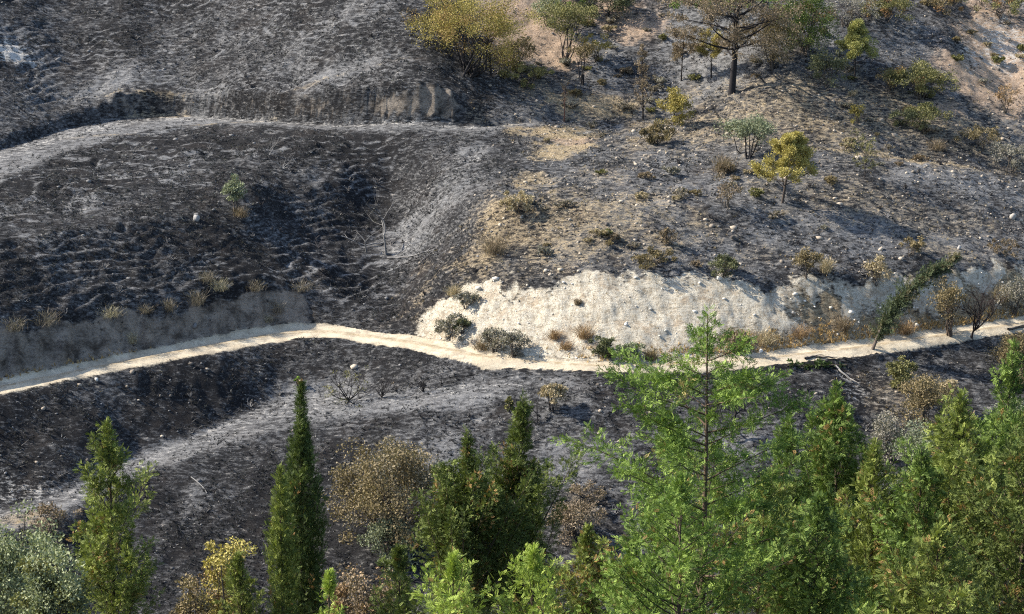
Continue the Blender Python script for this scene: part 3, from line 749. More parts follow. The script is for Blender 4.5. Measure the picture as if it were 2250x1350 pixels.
def bare(P, h, spread=0.5, levels=4, n0=3, col=(0.05, 0.045, 0.042), r0=None, trunk=0.25, tw=3, up=0.25, part='branches', lean=(0, 0)):
    """burnt leafless tree or shrub, forking to fine twigs"""
    r = P.r; r0 = r0 or 0.018 * h + 0.015
    tips = []
    def grow(p, d, L, rad, lev, part=part):
        pts = bend(p, d, L, (r.normal() * 0.3, r.normal() * 0.3, up), 4, 0.10, r)
        P.tube(part if lev < levels else 'trunk', pts, np.linspace(rad, rad * 0.62, 5), col, 5 if lev >= levels - 1 else 3)
        if lev == 0:
            tips.append(pts[-1]); return
        for k in range(tw if lev < levels else n0):
            t = r.uniform(0.45, 1.0) if (k and lev < levels) else 1.0
            q, T = along(pts, np.array([t]))
            dd = normalize(T[0] + r.normal(size=3) * spread * np.array([1, 1, 0.6]))
            grow(q[0], dd, L * r.uniform(0.6, 0.9) if lev < levels else h * 0.32 * r.uniform(0.7, 1.1), rad * 0.6, lev - 1, f'branch#{k}' if lev == levels else part)
    grow(np.array([0, 0, -0.1]), np.array([lean[0], lean[1], 1.0]), max(0.05, trunk * h), r0, levels)
    return np.array(tips)

def clumps_at(P, tips, size, lpc, leaf, ca, cb, frac=1.0, flat_=0.7, W=0.25):
    r = P.r
    for c in tips:
        if r.random() > frac: continue
        n = max(4, int(lpc * r.uniform(0.6, 1.4)))
        v = normalize(r.normal(size=(n, 3))) * (r.random((n, 1)) ** 0.5) * size * r.uniform(0.7, 1.3); v[:, 2] *= flat_
        D = normalize(v / size + r.normal(size=(n, 3)) * 0.5 + np.array([0, 0, 0.35]))
        C = mixc(ca, cb, np.clip(r.random() * 0.5 + r.random(n) * 0.5, 0, 1)) * r.uniform(0.8, 1.2, (n, 1))
        P.leaves(c + v, D, leaf * r.uniform(0.6, 1.3, n), leaf * W * r.uniform(0.7, 1.3, n), C)

def pine(P, h, w, ca, cb, bare_to=0.35, n_limb=14, clump=0.5, lpc=90, leaf=0.16, bark=(0.035, 0.03, 0.028), r0=None, top=1.0, up=0.55, lean=(0, 0), frac=1.0, spread_prof=lambda u: 1.0, dens_sub=4):
    r = P.r; r0 = r0 or 0.022 * h
    tr = bend((0, 0, -0.3), (lean[0], lean[1], 1), h * 0.95 + 0.3, (-lean[0], -lean[1], 0.1), 9, 0.035, r)
    P.tube('trunk', tr, np.linspace(r0, r0 * 0.16, 10), bark, 7)
    az = r.uniform(0, 6.28); tips = [tr[-1]]
    for i in range(n_limb):
        u = bare_to + (0.98 - bare_to) * (i + r.random()) / n_limb
        az += 2.4 + r.normal() * 0.3
        q, _ = along(tr, np.array([u])); L = w * 0.5 * spread_prof(u) * r.uniform(0.7, 1.15)
        e = up * r.uniform(0.6, 1.4)
        pts = bend(q[0], (math.cos(az) * math.cos(e), math.sin(az) * math.cos(e), math.sin(e)), L, (0, 0, 0.35), 5, 0.10, r)
        P.tube(f'limb#{i}', pts, np.linspace(r0 * 0.42 * (1.1 - u * 0.6), 0.012, 6), bark, 5)
        tips.append(pts[-1]); tips.append(pts[-2])
        for k in range(dens_sub):
            t = r.uniform(0.35, 0.95); p, T = along(pts, np.array([t]))
            s2 = bend(p[0], normalize(T[0] + r.normal(size=3) * 0.6 + np.array([0, 0, 0.25])), L * r.uniform(0.25, 0.5), (0, 0, 0.3), 3, 0.1, r)
            P.tube(f'limb#{i}', s2, [0.022, 0.016, 0.012, 0.007], bark, 3)
            tips.append(s2[-1])
    clumps_at(P, tips, clump, lpc, leaf, ca, cb, frac, 0.7, 0.22)

def place(px, row):
    x, y, z = world_of(px, row); return (x, y, z + CAMZ - 0.03), y / FPX
def place_y(px, row_top, y):
    """thing whose foot is out of sight below the frame: stands on the near slope at depth y; returns foot and height"""
    x = y * float(xq(px, row_top)); zt_ = -y * float(tq(row_top)); zb = float(height(np.array([x]), np.array([y]))[0])
    return (x, y, zb + CAMZ - 0.05), zt_ - zb

def column(P, h, hw, n, ca, cb, zlow, lL=0.10, lW=0.018, dens=1.0, bark=(0.10, 0.075, 0.055), dead=0.02):
    """tight column cypress: short upright shoots packed round the stem; hw(z) = half width at height z"""
    r = P.r
    tr = bend((0, 0, -0.4), (0, 0, 1), h + 0.4, (0, 0, 0.3), 10, 0.012, r)
    P.tube('trunk', tr, np.linspace(0.012 * h, 0.01, 11), bark, 6)
    zs = np.linspace(zlow, h, 200); wz = np.array([hw(z) + 0.04 for z in zs]); cdf = np.cumsum(wz); cdf /= cdf[-1]
    ph = r.uniform(0, 6.28, 3)
    for i in range(n):
        z = float(np.interp(r.random(), cdf, zs)); a = r.uniform(0, 6.28)
        lump = 0.84 + 0.20 * math.sin(2 * a + ph[0] + z * 1.3) + 0.16 * math.sin(5 * a + ph[1] - z * 2.7) + (0.35 if r.random() < 0.06 else 0)
        w = hw(z) * lump; rad = w * (0.35 + 0.65 * r.random() ** 0.5) * 0.88
        q, _ = along(tr, np.array([min(0.999, z / h)])); e = np.array([math.cos(a), math.sin(a), 0])
        L = min(r.uniform(0.35, 0.8), max(0.12, (h - z) * 0.9 + 0.08))
        pts = bend(q[0] + e * max(0.0, rad - 0.10) - np.array([0, 0, 0.25 * L]), normalize(np.array([0, 0, 1.0]) + e * r.uniform(0.08, 0.30)), L, (0, 0, 0.4), 4, 0.05, r)
        plume(P, pts, 0.05 + 0.05 * L, 46 * dens, lL, lW, ca, cb, t0=0.0, out=0.45, dead=dead)

def tuft(P, w, h, ca, cb, n=260, wid=0.012, arch=0.35):
    """dry ragged tussock: long thin dead blades and stalks arching out from one foot"""
    r = P.r
    base = np.stack([r.normal(size=n) * w * 0.13, r.normal(size=n) * w * 0.13, np.zeros(n) - 0.03], -1)
    e = normalize(np.stack([r.normal(size=n), r.normal(size=n), np.zeros(n)], -1))
    D = normalize(e * (r.random((n, 1)) * 0.9 * w / max(h, 0.1) * 0.6) + np.array([0, 0, 1.0]) + r.normal(size=(n, 3)) * 0.12)
    L = h * r.uniform(0.45, 1.05, n)
    C = mixc(ca, cb, r.random(n)) * r.uniform(0.8, 1.2, (n, 1))
    mid_ = base + D * (L * 0.6)[:, None]
    P.leaves(base, D, L * 0.66, np.full(n, wid), C)
    D2 = normalize(D + e * arch - np.array([0, 0, arch * 0.6]))
    P.leaves(mid_, D2, L * 0.45, np.full(n, wid * 0.9), C * 1.05)
    for i in range(7):
        k = int(r.integers(n)); P.tube(f'stalk#{i}', np.stack([base[k], mid_[k], mid_[k] + D2[k] * L[k] * 0.3]), [0.02, 0.014, 0.006], np.asarray(ca) * 0.8, 3)

# ------------------------------------------------------------------ shrubs and trees on the burnt hill
PAL = {
    'olive_yellow': ((0.183, 0.152, 0.043), (0.403, 0.329, 0.104)),
    'olive': ((0.104, 0.104, 0.043), (0.244, 0.226, 0.091)),
    'olive_brown': ((0.122, 0.098, 0.055), (0.281, 0.220, 0.116)),
    'brown': ((0.13, 0.098, 0.066), (0.29, 0.225, 0.15)),
    'rust': ((0.20, 0.125, 0.07), (0.36, 0.25, 0.14)),
    'deadgrey': ((0.11, 0.092, 0.07), (0.29, 0.25, 0.19)),
    'grey': ((0.146, 0.134, 0.110), (0.329, 0.305, 0.244)),
    'greygreen': ((0.122, 0.140, 0.085), (0.305, 0.329, 0.207)),
    'green': ((0.061, 0.091, 0.024), (0.207, 0.256, 0.073)),
    'leafgreen': ((0.085, 0.146, 0.024), (0.244, 0.354, 0.061)),
    'tan': ((0.244, 0.195, 0.122), (0.488, 0.403, 0.256)),
    'straw': ((0.24, 0.205, 0.13), (0.46, 0.41, 0.29)),
    'yellow': ((0.26, 0.215, 0.06), (0.50, 0.43, 0.145)),
    'yelgreen': ((0.20, 0.20, 0.06), (0.40, 0.385, 0.14)),
    'dark': ((0.067, 0.073, 0.039), (0.171, 0.177, 0.091)),
}
CHAR = (0.030, 0.027, 0.027); GREYWOOD = (0.17, 0.163, 0.152); BROWNWOOD = (0.11, 0.085, 0.065)
seed_ = [1000]
def nseed():
    seed_[0] += 1; return seed_[0]
def B(px, row, wpx, hpx, pal, label, name='shrub', cat='shrub', ncl=46, lpc=60, leaf=0.16, **k):
    """shrub with its foot on the photo point (px,row), wpx x hpx photo pixels in size"""
    loc, m = place(px, row); P = Plant(nseed()); ca, cb = PAL[pal]
    bush(P, wpx * m, hpx * m * 1.03, ca, cb, ncl, lpc, leaf, **k)
    return P.build(name, label, cat, loc, crown='crown')

def T(px, row, wpx, hpx, pal, label, n=330, wid=0.016, name='dry_tussock'):
    loc, m = place(px, row); P = Plant(nseed()); ca, cb = PAL[pal]
    tuft(P, wpx * m, hpx * m, ca, cb, n, wid)
    return P.build(name, label, 'dry scrub', loc, crown='blades')
# big scorched thickets along the top
B(1040, 165, 270, 180, 'olive_yellow', 'large rounded yellow green scorched bush beside the bare orange soil', ncl=150, lpc=105, leaf=0.15, stems=16, clump=0.26, z0=0.04, dead=0.22, dcol=(0.24, 0.16, 0.06), bark=CHAR)
B(1135, 160, 100, 78, 'olive_brown', 'brown olive bush hugging the foot of the large yellow green bush', ncl=40, lpc=70)
B(1160, 192, 110, 50, 'olive', 'low olive bush on grey ash below the large yellow green bush', ncl=32, lpc=60, stems=8)
B(1240, 140, 120, 128, 'olive', 'round headed grey olive tree with slim bare lower stems by the orange soil', name='small_tree', cat='tree', ncl=60, lpc=80, z0=0.55, stems=6, bark=CHAR)
B(1205, 55, 70, 62, 'greygreen', 'grey green bush at the upper edge of the orange soil', ncl=30, lpc=60)
B(1255, 12, 90, 40, 'leafgreen', 'bright green leafy bush at the top of the orange soil', ncl=40, lpc=80)
B(1335, 35, 130, 70, 'dark', 'dark olive bush throwing a long shadow on the orange soil', ncl=60, lpc=90, depth=4.0)
B(1282, 185, 62, 92, 'olive_brown', 'thin olive brown sapling standing on a pale ash patch', name='sapling', cat='tree', ncl=26, lpc=45, z0=0.5, stems=4, bark=CHAR)
B(1310, 135, 60, 55, 'olive_yellow', 'small yellowish bush next to a block of dark shadow', ncl=22, lpc=50)
B(1600, 30, 260, 60, 'leafgreen', 'sunlit green thicket behind the tall scorched pine', ncl=70, lpc=80)
B(1770, 118, 120, 128, 'green', 'tall green leafy bush right of the scorched pine', ncl=80, lpc=95, leaf=0.16, dead=0.1, stems=8)
B(1700, 150, 110, 110, 'olive_brown', 'dull olive brown bush behind the scorched pine trunk', ncl=60, lpc=70)
B(1815, 190, 90, 80, 'dark', 'dark grey green bush between the green bush and the young yellow pine', ncl=40, lpc=70)
B(1860, 60, 130, 75, 'grey', 'leafless grey brush thicket above the young yellow pine', ncl=50, lpc=40, leaf=0.12)
B(1950, 48, 110, 62, 'olive', 'dark olive bush casting shade at the top of the slope', ncl=44, lpc=80, dead=0.2)
B(2075, 30, 90, 48, 'olive_brown', 'brown olive bush near the excavated pale soil', ncl=32, lpc=70, dead=0.2)
B(2195, 35, 120, 55, 'olive', 'olive bush on the rim above the excavated soil', ncl=40, lpc=70, dead=0.25)
B(2020, 215, 165, 70, 'olive', 'wide low dark green bush on the stony slope', ncl=70, lpc=85, dead=0.15, dcol=(0.22, 0.14, 0.06), stems=10)
B(1955, 200, 60, 52, 'olive_brown', 'brownish bush at the left end of the wide low green bush', ncl=26, lpc=60)
B(2210, 250, 50, 60, 'rust', 'rust coloured scorched sapling on the pale excavated soil', ncl=18, lpc=30, z0=0.4)
B(2028, 285, 78, 56, 'olive', 'rounded grey green bush below the wide low green bush', ncl=32, lpc=65)
B(1985, 280, 50, 44, 'dark', 'small dark bush beside the rounded grey green bush', ncl=18, lpc=55)
B(1885, 270, 44, 36, 'olive_yellow', 'small pale yellow bush in the shade of the tall pine', ncl=14, lpc=45)
B(1482, 275, 66, 72, 'olive_yellow', 'upright olive yellow bush at the side of the upper track', ncl=40, lpc=75, stems=6)
B(1442, 318, 72, 46, 'olive_brown', 'low brown olive bush just below the upper track', ncl=30, lpc=75, lean=0.3)
B(1645, 345, 100, 88, 'greygreen', 'rounded grey green shrub on a charred forked stem', ncl=60, lpc=60, z0=0.35, stems=7, bark=CHAR)
T(1590, 380, 70, 48, 'brown', 'low dull brown scorched shrub beside the rounded grey green shrub')
B(1600, 455, 70, 60, 'brown', 'thin brown scorched shrub left of the bright yellow pine', ncl=20, lpc=35)
B(2150, 325, 110, 45, 'olive_brown', 'flat brown green scrub beside a dark hollow', ncl=30, lpc=50)
B(2225, 380, 90, 66, 'grey', 'grey twiggy bush at the edge of the stony slope', ncl=34, lpc=45)
T(2060, 330, 60, 30, 'brown', 'low rusty scrub patch on the stony slope')
B(1140, 468, 84, 46, 'tan', 'pale straw coloured bush on the spur above the chalk', ncl=34, lpc=70)
T(1085, 560, 80, 60, 'brown', 'faded brown bush on the spur above the left tip of the chalk')
B(1430, 590, 90, 44, 'olive_brown', 'brownish bush on the lip of the chalk cutting', ncl=26, lpc=55)
B(1470, 540, 40, 40, 'brown', 'small brown bush on the burnt spur above the chalk lip', ncl=14, lpc=40)
B(1590, 608, 70, 44, 'dark', 'dark scrub growing on the top edge of the chalk face', ncl=26, lpc=55)
B(1770, 610, 60, 60, 'olive_brown', 'scorched scrub hanging over the shaded chalk edge', ncl=24, lpc=45)
T(1815, 600, 44, 40, 'tan', 'small pale scrub on the rim of the shaded chalk')
B(1925, 625, 60, 60, 'tan', 'pale dead clump jutting from the chalk face by the leaning cypress', ncl=22, lpc=45)
B(2000, 560, 70, 40, 'olive_brown', 'thin olive scrub above the leaning cypress', ncl=18, lpc=40)
B(2200, 560, 90, 30, 'brown', 'low brown scrub along the upper rim at the right of the chalk', ncl=18, lpc=40)
B(517, 468, 46, 72, 'greygreen', 'solitary pale green bush on the black slope', ncl=34, lpc=60, z0=0.3, stems=6)
T(530, 478, 50, 30, 'brown', 'low singed clump at the foot of the solitary pale green bush')
# foot of the chalk cutting
B(990, 742, 84, 46, 'grey', 'grey twiggy bush at the left foot of the chalk cutting', ncl=34, lpc=60)
B(1015, 735, 40, 36, 'dark', 'dark green patch of bush beside the grey twiggy bush', ncl=14, lpc=60)
T(1060, 768, 70, 36, 'brown', 'rusty brown shrub at the roadside below the chalk')
B(1085, 775, 60, 58, 'grey', 'pale grey roadside shrub below the chalk', ncl=26, lpc=50)
B(1130, 785, 66, 58, 'grey', 'dry grey brown roadside shrub under the middle of the chalk', ncl=30, lpc=50)
T(1220, 745, 40, 26, 'rust', 'small rust brown clump low on the chalk face')
T(1285, 745, 56, 40, 'rust', 'larger rust brown clump low on the chalk face')
T(1245, 768, 50, 24, 'rust', 'flat rusty patch of shrub under the clumps on the chalk')
B(1327, 785, 58, 44, 'dark', 'dark green round bush at the foot of the chalk', ncl=30, lpc=70)
B(1382, 795, 62, 40, 'greygreen', 'grey green bush next to the dark green round bush', ncl=28, lpc=60)
T(1430, 792, 50, 34, 'olive_brown', 'olive brown scrub beside the grey green bush at the road')
T(1270, 670, 22, 16, 'brown', 'tiny brown tuft in the middle of the chalk face')
B(1025, 675, 60, 34, 'grey', 'grey brown bush on the left tip of the chalk', ncl=20, lpc=50)
T(1000, 650, 60, 30, 'tan', 'tan scrub on the upper left edge of the chalk')
B(1615, 775, 60, 50, 'brown', 'grey brown shrub beside the pine like top of the near tree', ncl=24, lpc=50)
T(1680, 755, 90, 40, 'tan', 'tan shrub low on the right half of the chalk')
T(1760, 740, 80, 36, 'rust', 'orange brown shrub on the grassy foot of the chalk')
T(1850, 725, 60, 40, 'brown', 'brown shrub just left of the leaning cypress')
T(1990, 735, 60, 34, 'rust', 'orange scrub between the leaning cypress and the burnt roadside tree')
B(2085, 738, 80, 118, 'olive_brown', 'thin olive brown tree leaning against the burnt roadside tree', name='small_tree', cat='tree', ncl=50, lpc=34, z0=0.3, stems=9, bark=BROWNWOOD)
B(2225, 690, 90, 80, 'grey', 'grey brown thicket on the chalk right of the burnt roadside tree', ncl=34, lpc=50)
T(2195, 665, 60, 44, 'tan', 'pale dry shrub on the sunlit knob of chalk')
# top edge of the earth cutting on the left
for (px, row, w, h, pal, lab) in [(432, 672, 50, 54, 'tan', 'pale dead shrub on the rim of the earth cutting above a rusty tuft'),
                                  (372, 684, 40, 44, 'brown', 'brown dead shrub clinging to the rim of the earth cutting'),
                                  (482, 640, 54, 44, 'straw', 'straw coloured bush on the rim where the earth cutting turns'),
                                  (455, 620, 40, 40, 'tan', 'tan tuft on the burnt slope just above the straw coloured bush'),
                                  (240, 698, 70, 44, 'straw', 'dry yellowish shrub hanging over the earth cutting'),
                                  (100, 715, 70, 54, 'grey', 'wide grey dead shrub on the rim of the earth cutting'),
                                  (30, 730, 60, 54, 'tan', 'pale brown dead shrub where the earth cutting is tallest'),
                                  (320, 690, 40, 34, 'grey', 'small grey tuft on the rim of the earth cutting'),
                                  (290, 755, 30, 40, 'straw', 'yellow tuft half way down the earth cutting'),
                                  (588, 708, 30, 28, 'straw', 'yellow green tuft at the bend below the earth cutting'),
                                  (610, 690, 40, 48, 'brown', 'dead brown shrub at the shaded end of the earth cutting'),
                                  (665, 640, 60, 40, 'brown', 'singed brown scrub over the dark end of the cutting'),
                                  (560, 640, 50, 40, 'grey', 'grey singed scrub above the dark end of the cutting')]:
    T(px, row, w * 1.25, h * 0.8, 'deadgrey' if pal in ('grey', 'brown', 'tan') else pal, lab, n=210, wid=0.012)
# below the road
B(1212, 905, 56, 60, 'tan', 'tan dry bush on the burnt slope below the road bend', ncl=34, lpc=60, z0=0.35, bark=CHAR)
B(1122, 905, 24, 34, 'olive', 'small upright green bush behind the tip of the slim cypress', ncl=12, lpc=50)
B(862, 1200, 250, 236, 'olive_brown', 'big half scorched olive brown tree in the valley', name='scorched_tree', cat='tree', ncl=150, lpc=110, leaf=0.18, stems=14, clump=0.25, z0=0.05, dead=0.25, dcol=(0.22, 0.185, 0.12), shell=0.45, bark=BROWNWOOD)
B(860, 1245, 130, 110, 'greygreen', 'pale grey green bush in front of the big half scorched tree', ncl=60, lpc=75, leaf=0.15)
B(1265, 1190, 120, 100, 'brown', 'brown scorched thicket between the cypress group and the open near conifer', ncl=50, lpc=55, bark=CHAR)
B(1300, 1110, 110, 50, 'brown', 'thin russet scrub on the stony patch below the path', ncl=24, lpc=36)
B(1980, 860, 66, 78, 'olive', 'olive bush on the bank under the leaning cypress', ncl=36, lpc=70)
B(1950, 1010, 90, 100, 'grey', 'grey brown brush below the olive bush on the bank', ncl=40, lpc=55)
B(2030, 960, 120, 140, 'olive_brown', 'tall olive brown thicket on the bank below the burnt roadside tree', ncl=70, lpc=65, stems=10)
B(2085, 900, 60, 66, 'tan', 'tan bush beside the tall olive brown thicket', ncl=26, lpc=55)
B(2020, 1050, 130, 120, 'greygreen', 'grey green thicket behind the green conifers', ncl=60, lpc=65)
B(2232, 850, 110, 124, 'olive_brown', 'full rounded olive brown bush at the end of the bank', ncl=80, lpc=85, leaf=0.15)
B(2238, 965, 90, 90, 'greygreen', 'silvery green bush below the full rounded bush', ncl=44, lpc=75)
B(2120, 960, 60, 60, 'brown', 'brown scrub in the hollow of the bank', ncl=22, lpc=50)
B(655, 852, 14, 26, 'leafgreen', 'tiny fresh green shoot behind the tip of the slim cypress', ncl=6, lpc=30, leaf=0.10)
B(120, 1170, 110, 70, 'brown', 'thin brown singed scrub on the lower path', ncl=22, lpc=36)

# pines and saplings
def PN(px, row, wpx, hpx, pal, label, name='pine_tree', **k):
    loc, m = place(px, row); P = Plant(nseed()); ca, cb = PAL[pal]
    pine(P, hpx * m * 1.03, wpx * m, ca, cb, **k)
    return P.build(name, label, 'tree', loc, cap=26000)
PN(1607, 205, 270, 250, 'brown', 'tall scorched pine with a thick black trunk and sparse brown crown', bare_to=0.34, n_limb=30, clump=0.85, lpc=170, leaf=0.19, bark=(0.022, 0.02, 0.021), r0=0.42,
   up=0.22, spread_prof=lambda u: 0.55 + 0.9 * min(1, (u - 0.25) * 2.2) * (1.25 - u * 0.7), dens_sub=6)
PN(1718, 447, 150, 156, 'yellow', 'bright yellow scorched pine standing alone on grey ash', bare_to=0.24, n_limb=22, clump=0.50, lpc=190, leaf=0.17, bark=(0.07, 0.055, 0.045), r0=0.15, up=0.3,
   lean=(0.10, 0), spread_prof=lambda u: 1.25 * (1.12 - u), dens_sub=5)
PN(1878, 180, 100, 132, 'yelgreen', 'young pine turning yellow green among grey brush', bare_to=0.28, n_limb=20, clump=0.45, lpc=150, leaf=0.17, r0=0.12, up=0.5, spread_prof=lambda u: 1.25 * (1.1 - u), dens_sub=5)
PN(1497, 178, 60, 110, 'brown', 'slim browned pine left of the tall scorched pine', bare_to=0.35, n_limb=12, clump=0.35, lpc=60, r0=0.10, up=0.5)
PN(1563, 172, 56, 92, 'olive_yellow', 'slim yellowed pine just left of the thick black trunk', bare_to=0.4, n_limb=12, clump=0.36, lpc=60, r0=0.10, up=0.5)
PN(1413, 262, 66, 165, 'brown', 'tall thin browned sapling beside the upper track', name='sapling', bare_to=0.12, n_limb=22, clump=0.22, lpc=16, r0=0.10, up=0.8, spread_prof=lambda u: 1.2 * (1.15 - u), dens_sub=5)
PN(1900, 395, 76, 80, 'olive', 'sparse dark sapling right of the bright yellow pine', name='sapling', bare_to=0.1, n_limb=16, clump=0.2, lpc=16, r0=0.06, up=0.7, dens_sub=4)
PN(1240, 268, 30, 80, 'brown', 'reddish brown dead sapling in pale grass by the upper track', name='sapling', bare_to=0.5, n_limb=8, clump=0.12, lpc=8, bark=(0.14, 0.07, 0.05), r0=0.09, up=0.9)

def BT(px, row, hpx, label, col=CHAR, name='burnt_tree', cat='tree', leafpal=None, lfrac=0.3, lpc=16, lsize=0.2, **k):
    loc, m = place(px, row); P = Plant(nseed())
    tips = bare(P, hpx * m * 1.3, col=col, **k)
    if leafpal:
        clumps_at(P, tips, lsize, lpc, 0.13, *PAL[leafpal], frac=lfrac, W=0.3)
    return P.build(name, label, cat, loc)
BT(2135, 742, 118, 'burnt tree with a fan of bare dark branches beside the dirt road', col=(0.045, 0.035, 0.032), levels=4, n0=7, trunk=0.13, spread=0.42, r0=0.14, up=0.22, tw=3)
BT(848, 560, 118, 'ash grey skeleton tree standing in the gully', col=GREYWOOD, levels=4, n0=2, trunk=0.30, spread=0.55, r0=0.13, tw=2, up=0.2)
BT(805, 555, 60, 'short grey skeleton stump beside the gully skeleton tree', col=GREYWOOD, levels=3, n0=2, trunk=0.35, spread=0.7, r0=0.10, tw=2, up=0.05)
BT(930, 580, 60, 'low burnt branch fork on pale ash in the gully', col=(0.13, 0.12, 0.115), levels=3, n0=3, trunk=0.15, spread=0.8, r0=0.07, tw=2, up=0.0)
BT(765, 882, 95, 'burnt shrub with charred spreading stems and a few olive leaves', name='burnt_shrub', cat='shrub', levels=3, n0=9, trunk=0.04, spread=0.55, r0=0.09, tw=3, up=0.25, leafpal='olive', lfrac=0.30, lpc=26, lsize=0.35)
BT(838, 874, 90, 'burnt shrub of upright charred stems right of the leafy burnt shrub', name='burnt_shrub', cat='shrub', levels=3, n0=10, trunk=0.04, spread=0.42, r0=0.07, tw=2, up=0.35, leafpal='brown', lfrac=0.08, lpc=14)
BT(930, 862, 64, 'thin charred stems on the ash hollow below the road', name='burnt_shrub', cat='shrub', levels=2, n0=12, trunk=0.04, spread=0.45, r0=0.04, tw=2, up=0.45)
BT(968, 850, 50, 'sparse charred twigs at the road edge of the ash hollow', name='burnt_shrub', cat='shrub', levels=2, n0=9, trunk=0.04, spread=0.4, r0=0.035, tw=2, up=0.45)
BT(1610, 972, 120, 'black burnt tree leaning behind the open near conifer', levels=4, n0=4, trunk=0.25, spread=0.5, r0=0.16, tw=3, up=0.2, lean=(-0.15, 0))
BT(590, 345, 60, 'pale bare twig shrub on the black slope under the upper track', col=(0.20, 0.19, 0.18), name='burnt_shrub', cat='shrub', levels=3, n0=5, trunk=0.06, spread=0.45, r0=0.05, tw=2, up=0.3)
BT(620, 372, 50, 'grey bare shrub lower on the black slope than the pale twig shrub', col=(0.26, 0.25, 0.235), name='burnt_shrub', cat='shrub', levels=3, n0=5, trunk=0.05, spread=0.6, r0=0.05, tw=2, up=0.15)
BT(1590, 312, 84, 'spindly burnt sapling beside the rounded grey green shrub', col=(0.07, 0.065, 0.06), name='burnt_sapling', levels=3, n0=3, trunk=0.3, spread=0.3, r0=0.06, tw=3, up=0.4, leafpal='brown', lfrac=0.1, lpc=8)
BT(1180, 930, 90, 'thin burnt tree on the slope right of the cypress group', name='burnt_tree', levels=4, n0=3, trunk=0.2, spread=0.45, r0=0.07, tw=2, up=0.25)
BT(150, 165, 50, 'bare twiggy scrub on the grey slope near the white ash patch', col=(0.11, 0.10, 0.09), name='burnt_shrub', cat='shrub', levels=3, n0=5, trunk=0.05, spread=0.6, r0=0.04, tw=2, up=0.2)
BT(700, 545, 36, 'small charred shrub on the shaded gully side', name='burnt_shrub', cat='shrub', levels=3, n0=5, trunk=0.05, spread=0.6, r0=0.04, tw=2, up=0.2, col=(0.12, 0.11, 0.11))
BT(1040, 170, 90, 'charred stems showing under the large yellow green bush', name='burnt_shrub', cat='shrub', levels=3, n0=6, trunk=0.06, spread=0.4, r0=0.13, tw=2, up=0.3)
BT(1390, 255, 40, 'short burnt twigs beside the tall thin browned sapling', name='burnt_shrub', cat='shrub', levels=2, n0=6, trunk=0.05, spread=0.5, r0=0.03, tw=2, up=0.3)
BT(1750, 700, 36, 'dry twig shrub on the chalk face above the orange shrub', col=(0.16, 0.12, 0.09), name='burnt_shrub', cat='shrub', levels=2, n0=6, trunk=0.05, spread=0.5, r0=0.03, tw=2, up=0.3)
# plain charred skeleton shrubs that only their places tell apart
r = np.random.default_rng(77)
proto_sk = []
for k in range(6):
    P = Plant(600 + k); bare(P, r.uniform(0.7, 1.1), col=(0.045, 0.042, 0.042) if k % 2 else (0.19, 0.18, 0.17), levels=2, n0=7, trunk=0.05, spread=0.55, r0=0.05, tw=2, up=0.3)
    V = [w for w in P.wood.values()]
    Vv = np.concatenate([np.concatenate(w[0]) for w in V]); off = 0; Ff = []; Cc = []
    for w in V:
        Ff.append(np.concatenate(w[1]) + off); off += w[3]; Cc.append(np.concatenate(w[2]))
    proto_sk.append(mesh_np('skeleton_shrub', Vv, np.concatenate(Ff), M_WOOD, np.concatenate(Cc), True))
cnt = 0
while cnt < 260:
    px, row = r.uniform(0, 2250), r.uniform(20, 1150)
    xx, yy, zz = world_of(px, row)
    if bilin(BURNT, np.array([xx]), np.array([yy]))[0] < 0.6: continue
    o = obj('skeleton_shrub', proto_sk[int(r.integers(6))])
    s_ = r.uniform(0.7, 1.75); o.location = (xx, yy, zz + CAMZ - 0.02); o.scale = (s_, s_, s_); o.rotation_euler = (0, 0, r.uniform(0, 6.28))
    tag(o, 'knee high charred skeleton shrub left standing on the burnt ground', 'shrub', 'charred skeleton shrubs on the burnt ground')
    cnt += 1

# low dry scrub of the stony upper slope that only its place tells apart
sc_mesh = []
for k, pal in enumerate(['brown', 'olive_brown', 'tan', 'grey', 'olive', 'deadgrey']):
    P = Plant(700 + k); ca, cb = PAL[pal]
    bush(P, 1.5, 0.75, ca, cb, 22, 34, 0.13, stems=6, shell=0.3)
    Vs, Cs = [], []
    for Pp, D_, L_, W_, C_, Wd, _k in P.leaf:
        V, _ = kites(Pp, D_, L_, W_, P.r, Wd); Vs.append(V); Cs.append(np.repeat(C_, 4, 0))
    V = np.concatenate(Vs); sc_mesh.append(mesh_np('low_scrub', V, np.arange(len(V)).reshape(-1, 4), M_LEAF, np.clip(np.concatenate(Cs), 0.004, 0.9)))
cnt = 0
r = np.random.default_rng(81)
while cnt < 110:
    px, row = r.uniform(1180, 2250), r.uniform(5, 420) if r.random() < 0.75 else r.uniform(420, 590)
    if row > 150 + (2250 - px) * 0.9: continue
    xx, yy, zz = world_of(px, row)
    o = obj('low_scrub', sc_mesh[int(r.integers(6))])
    s_ = r.uniform(0.45, 1.25); o.location = (xx, yy, zz + CAMZ - 0.03); o.scale = (s_ * r.uniform(0.8, 1.3), s_, s_ * r.uniform(0.7, 1.2)); o.rotation_euler = (0, 0, r.uniform(0, 6.28))
    tag(o, 'low patch of dry scrub on the stony slope round the tall scorched pine', 'scrub', 'low dry scrub on the stony slope')
    cnt += 1

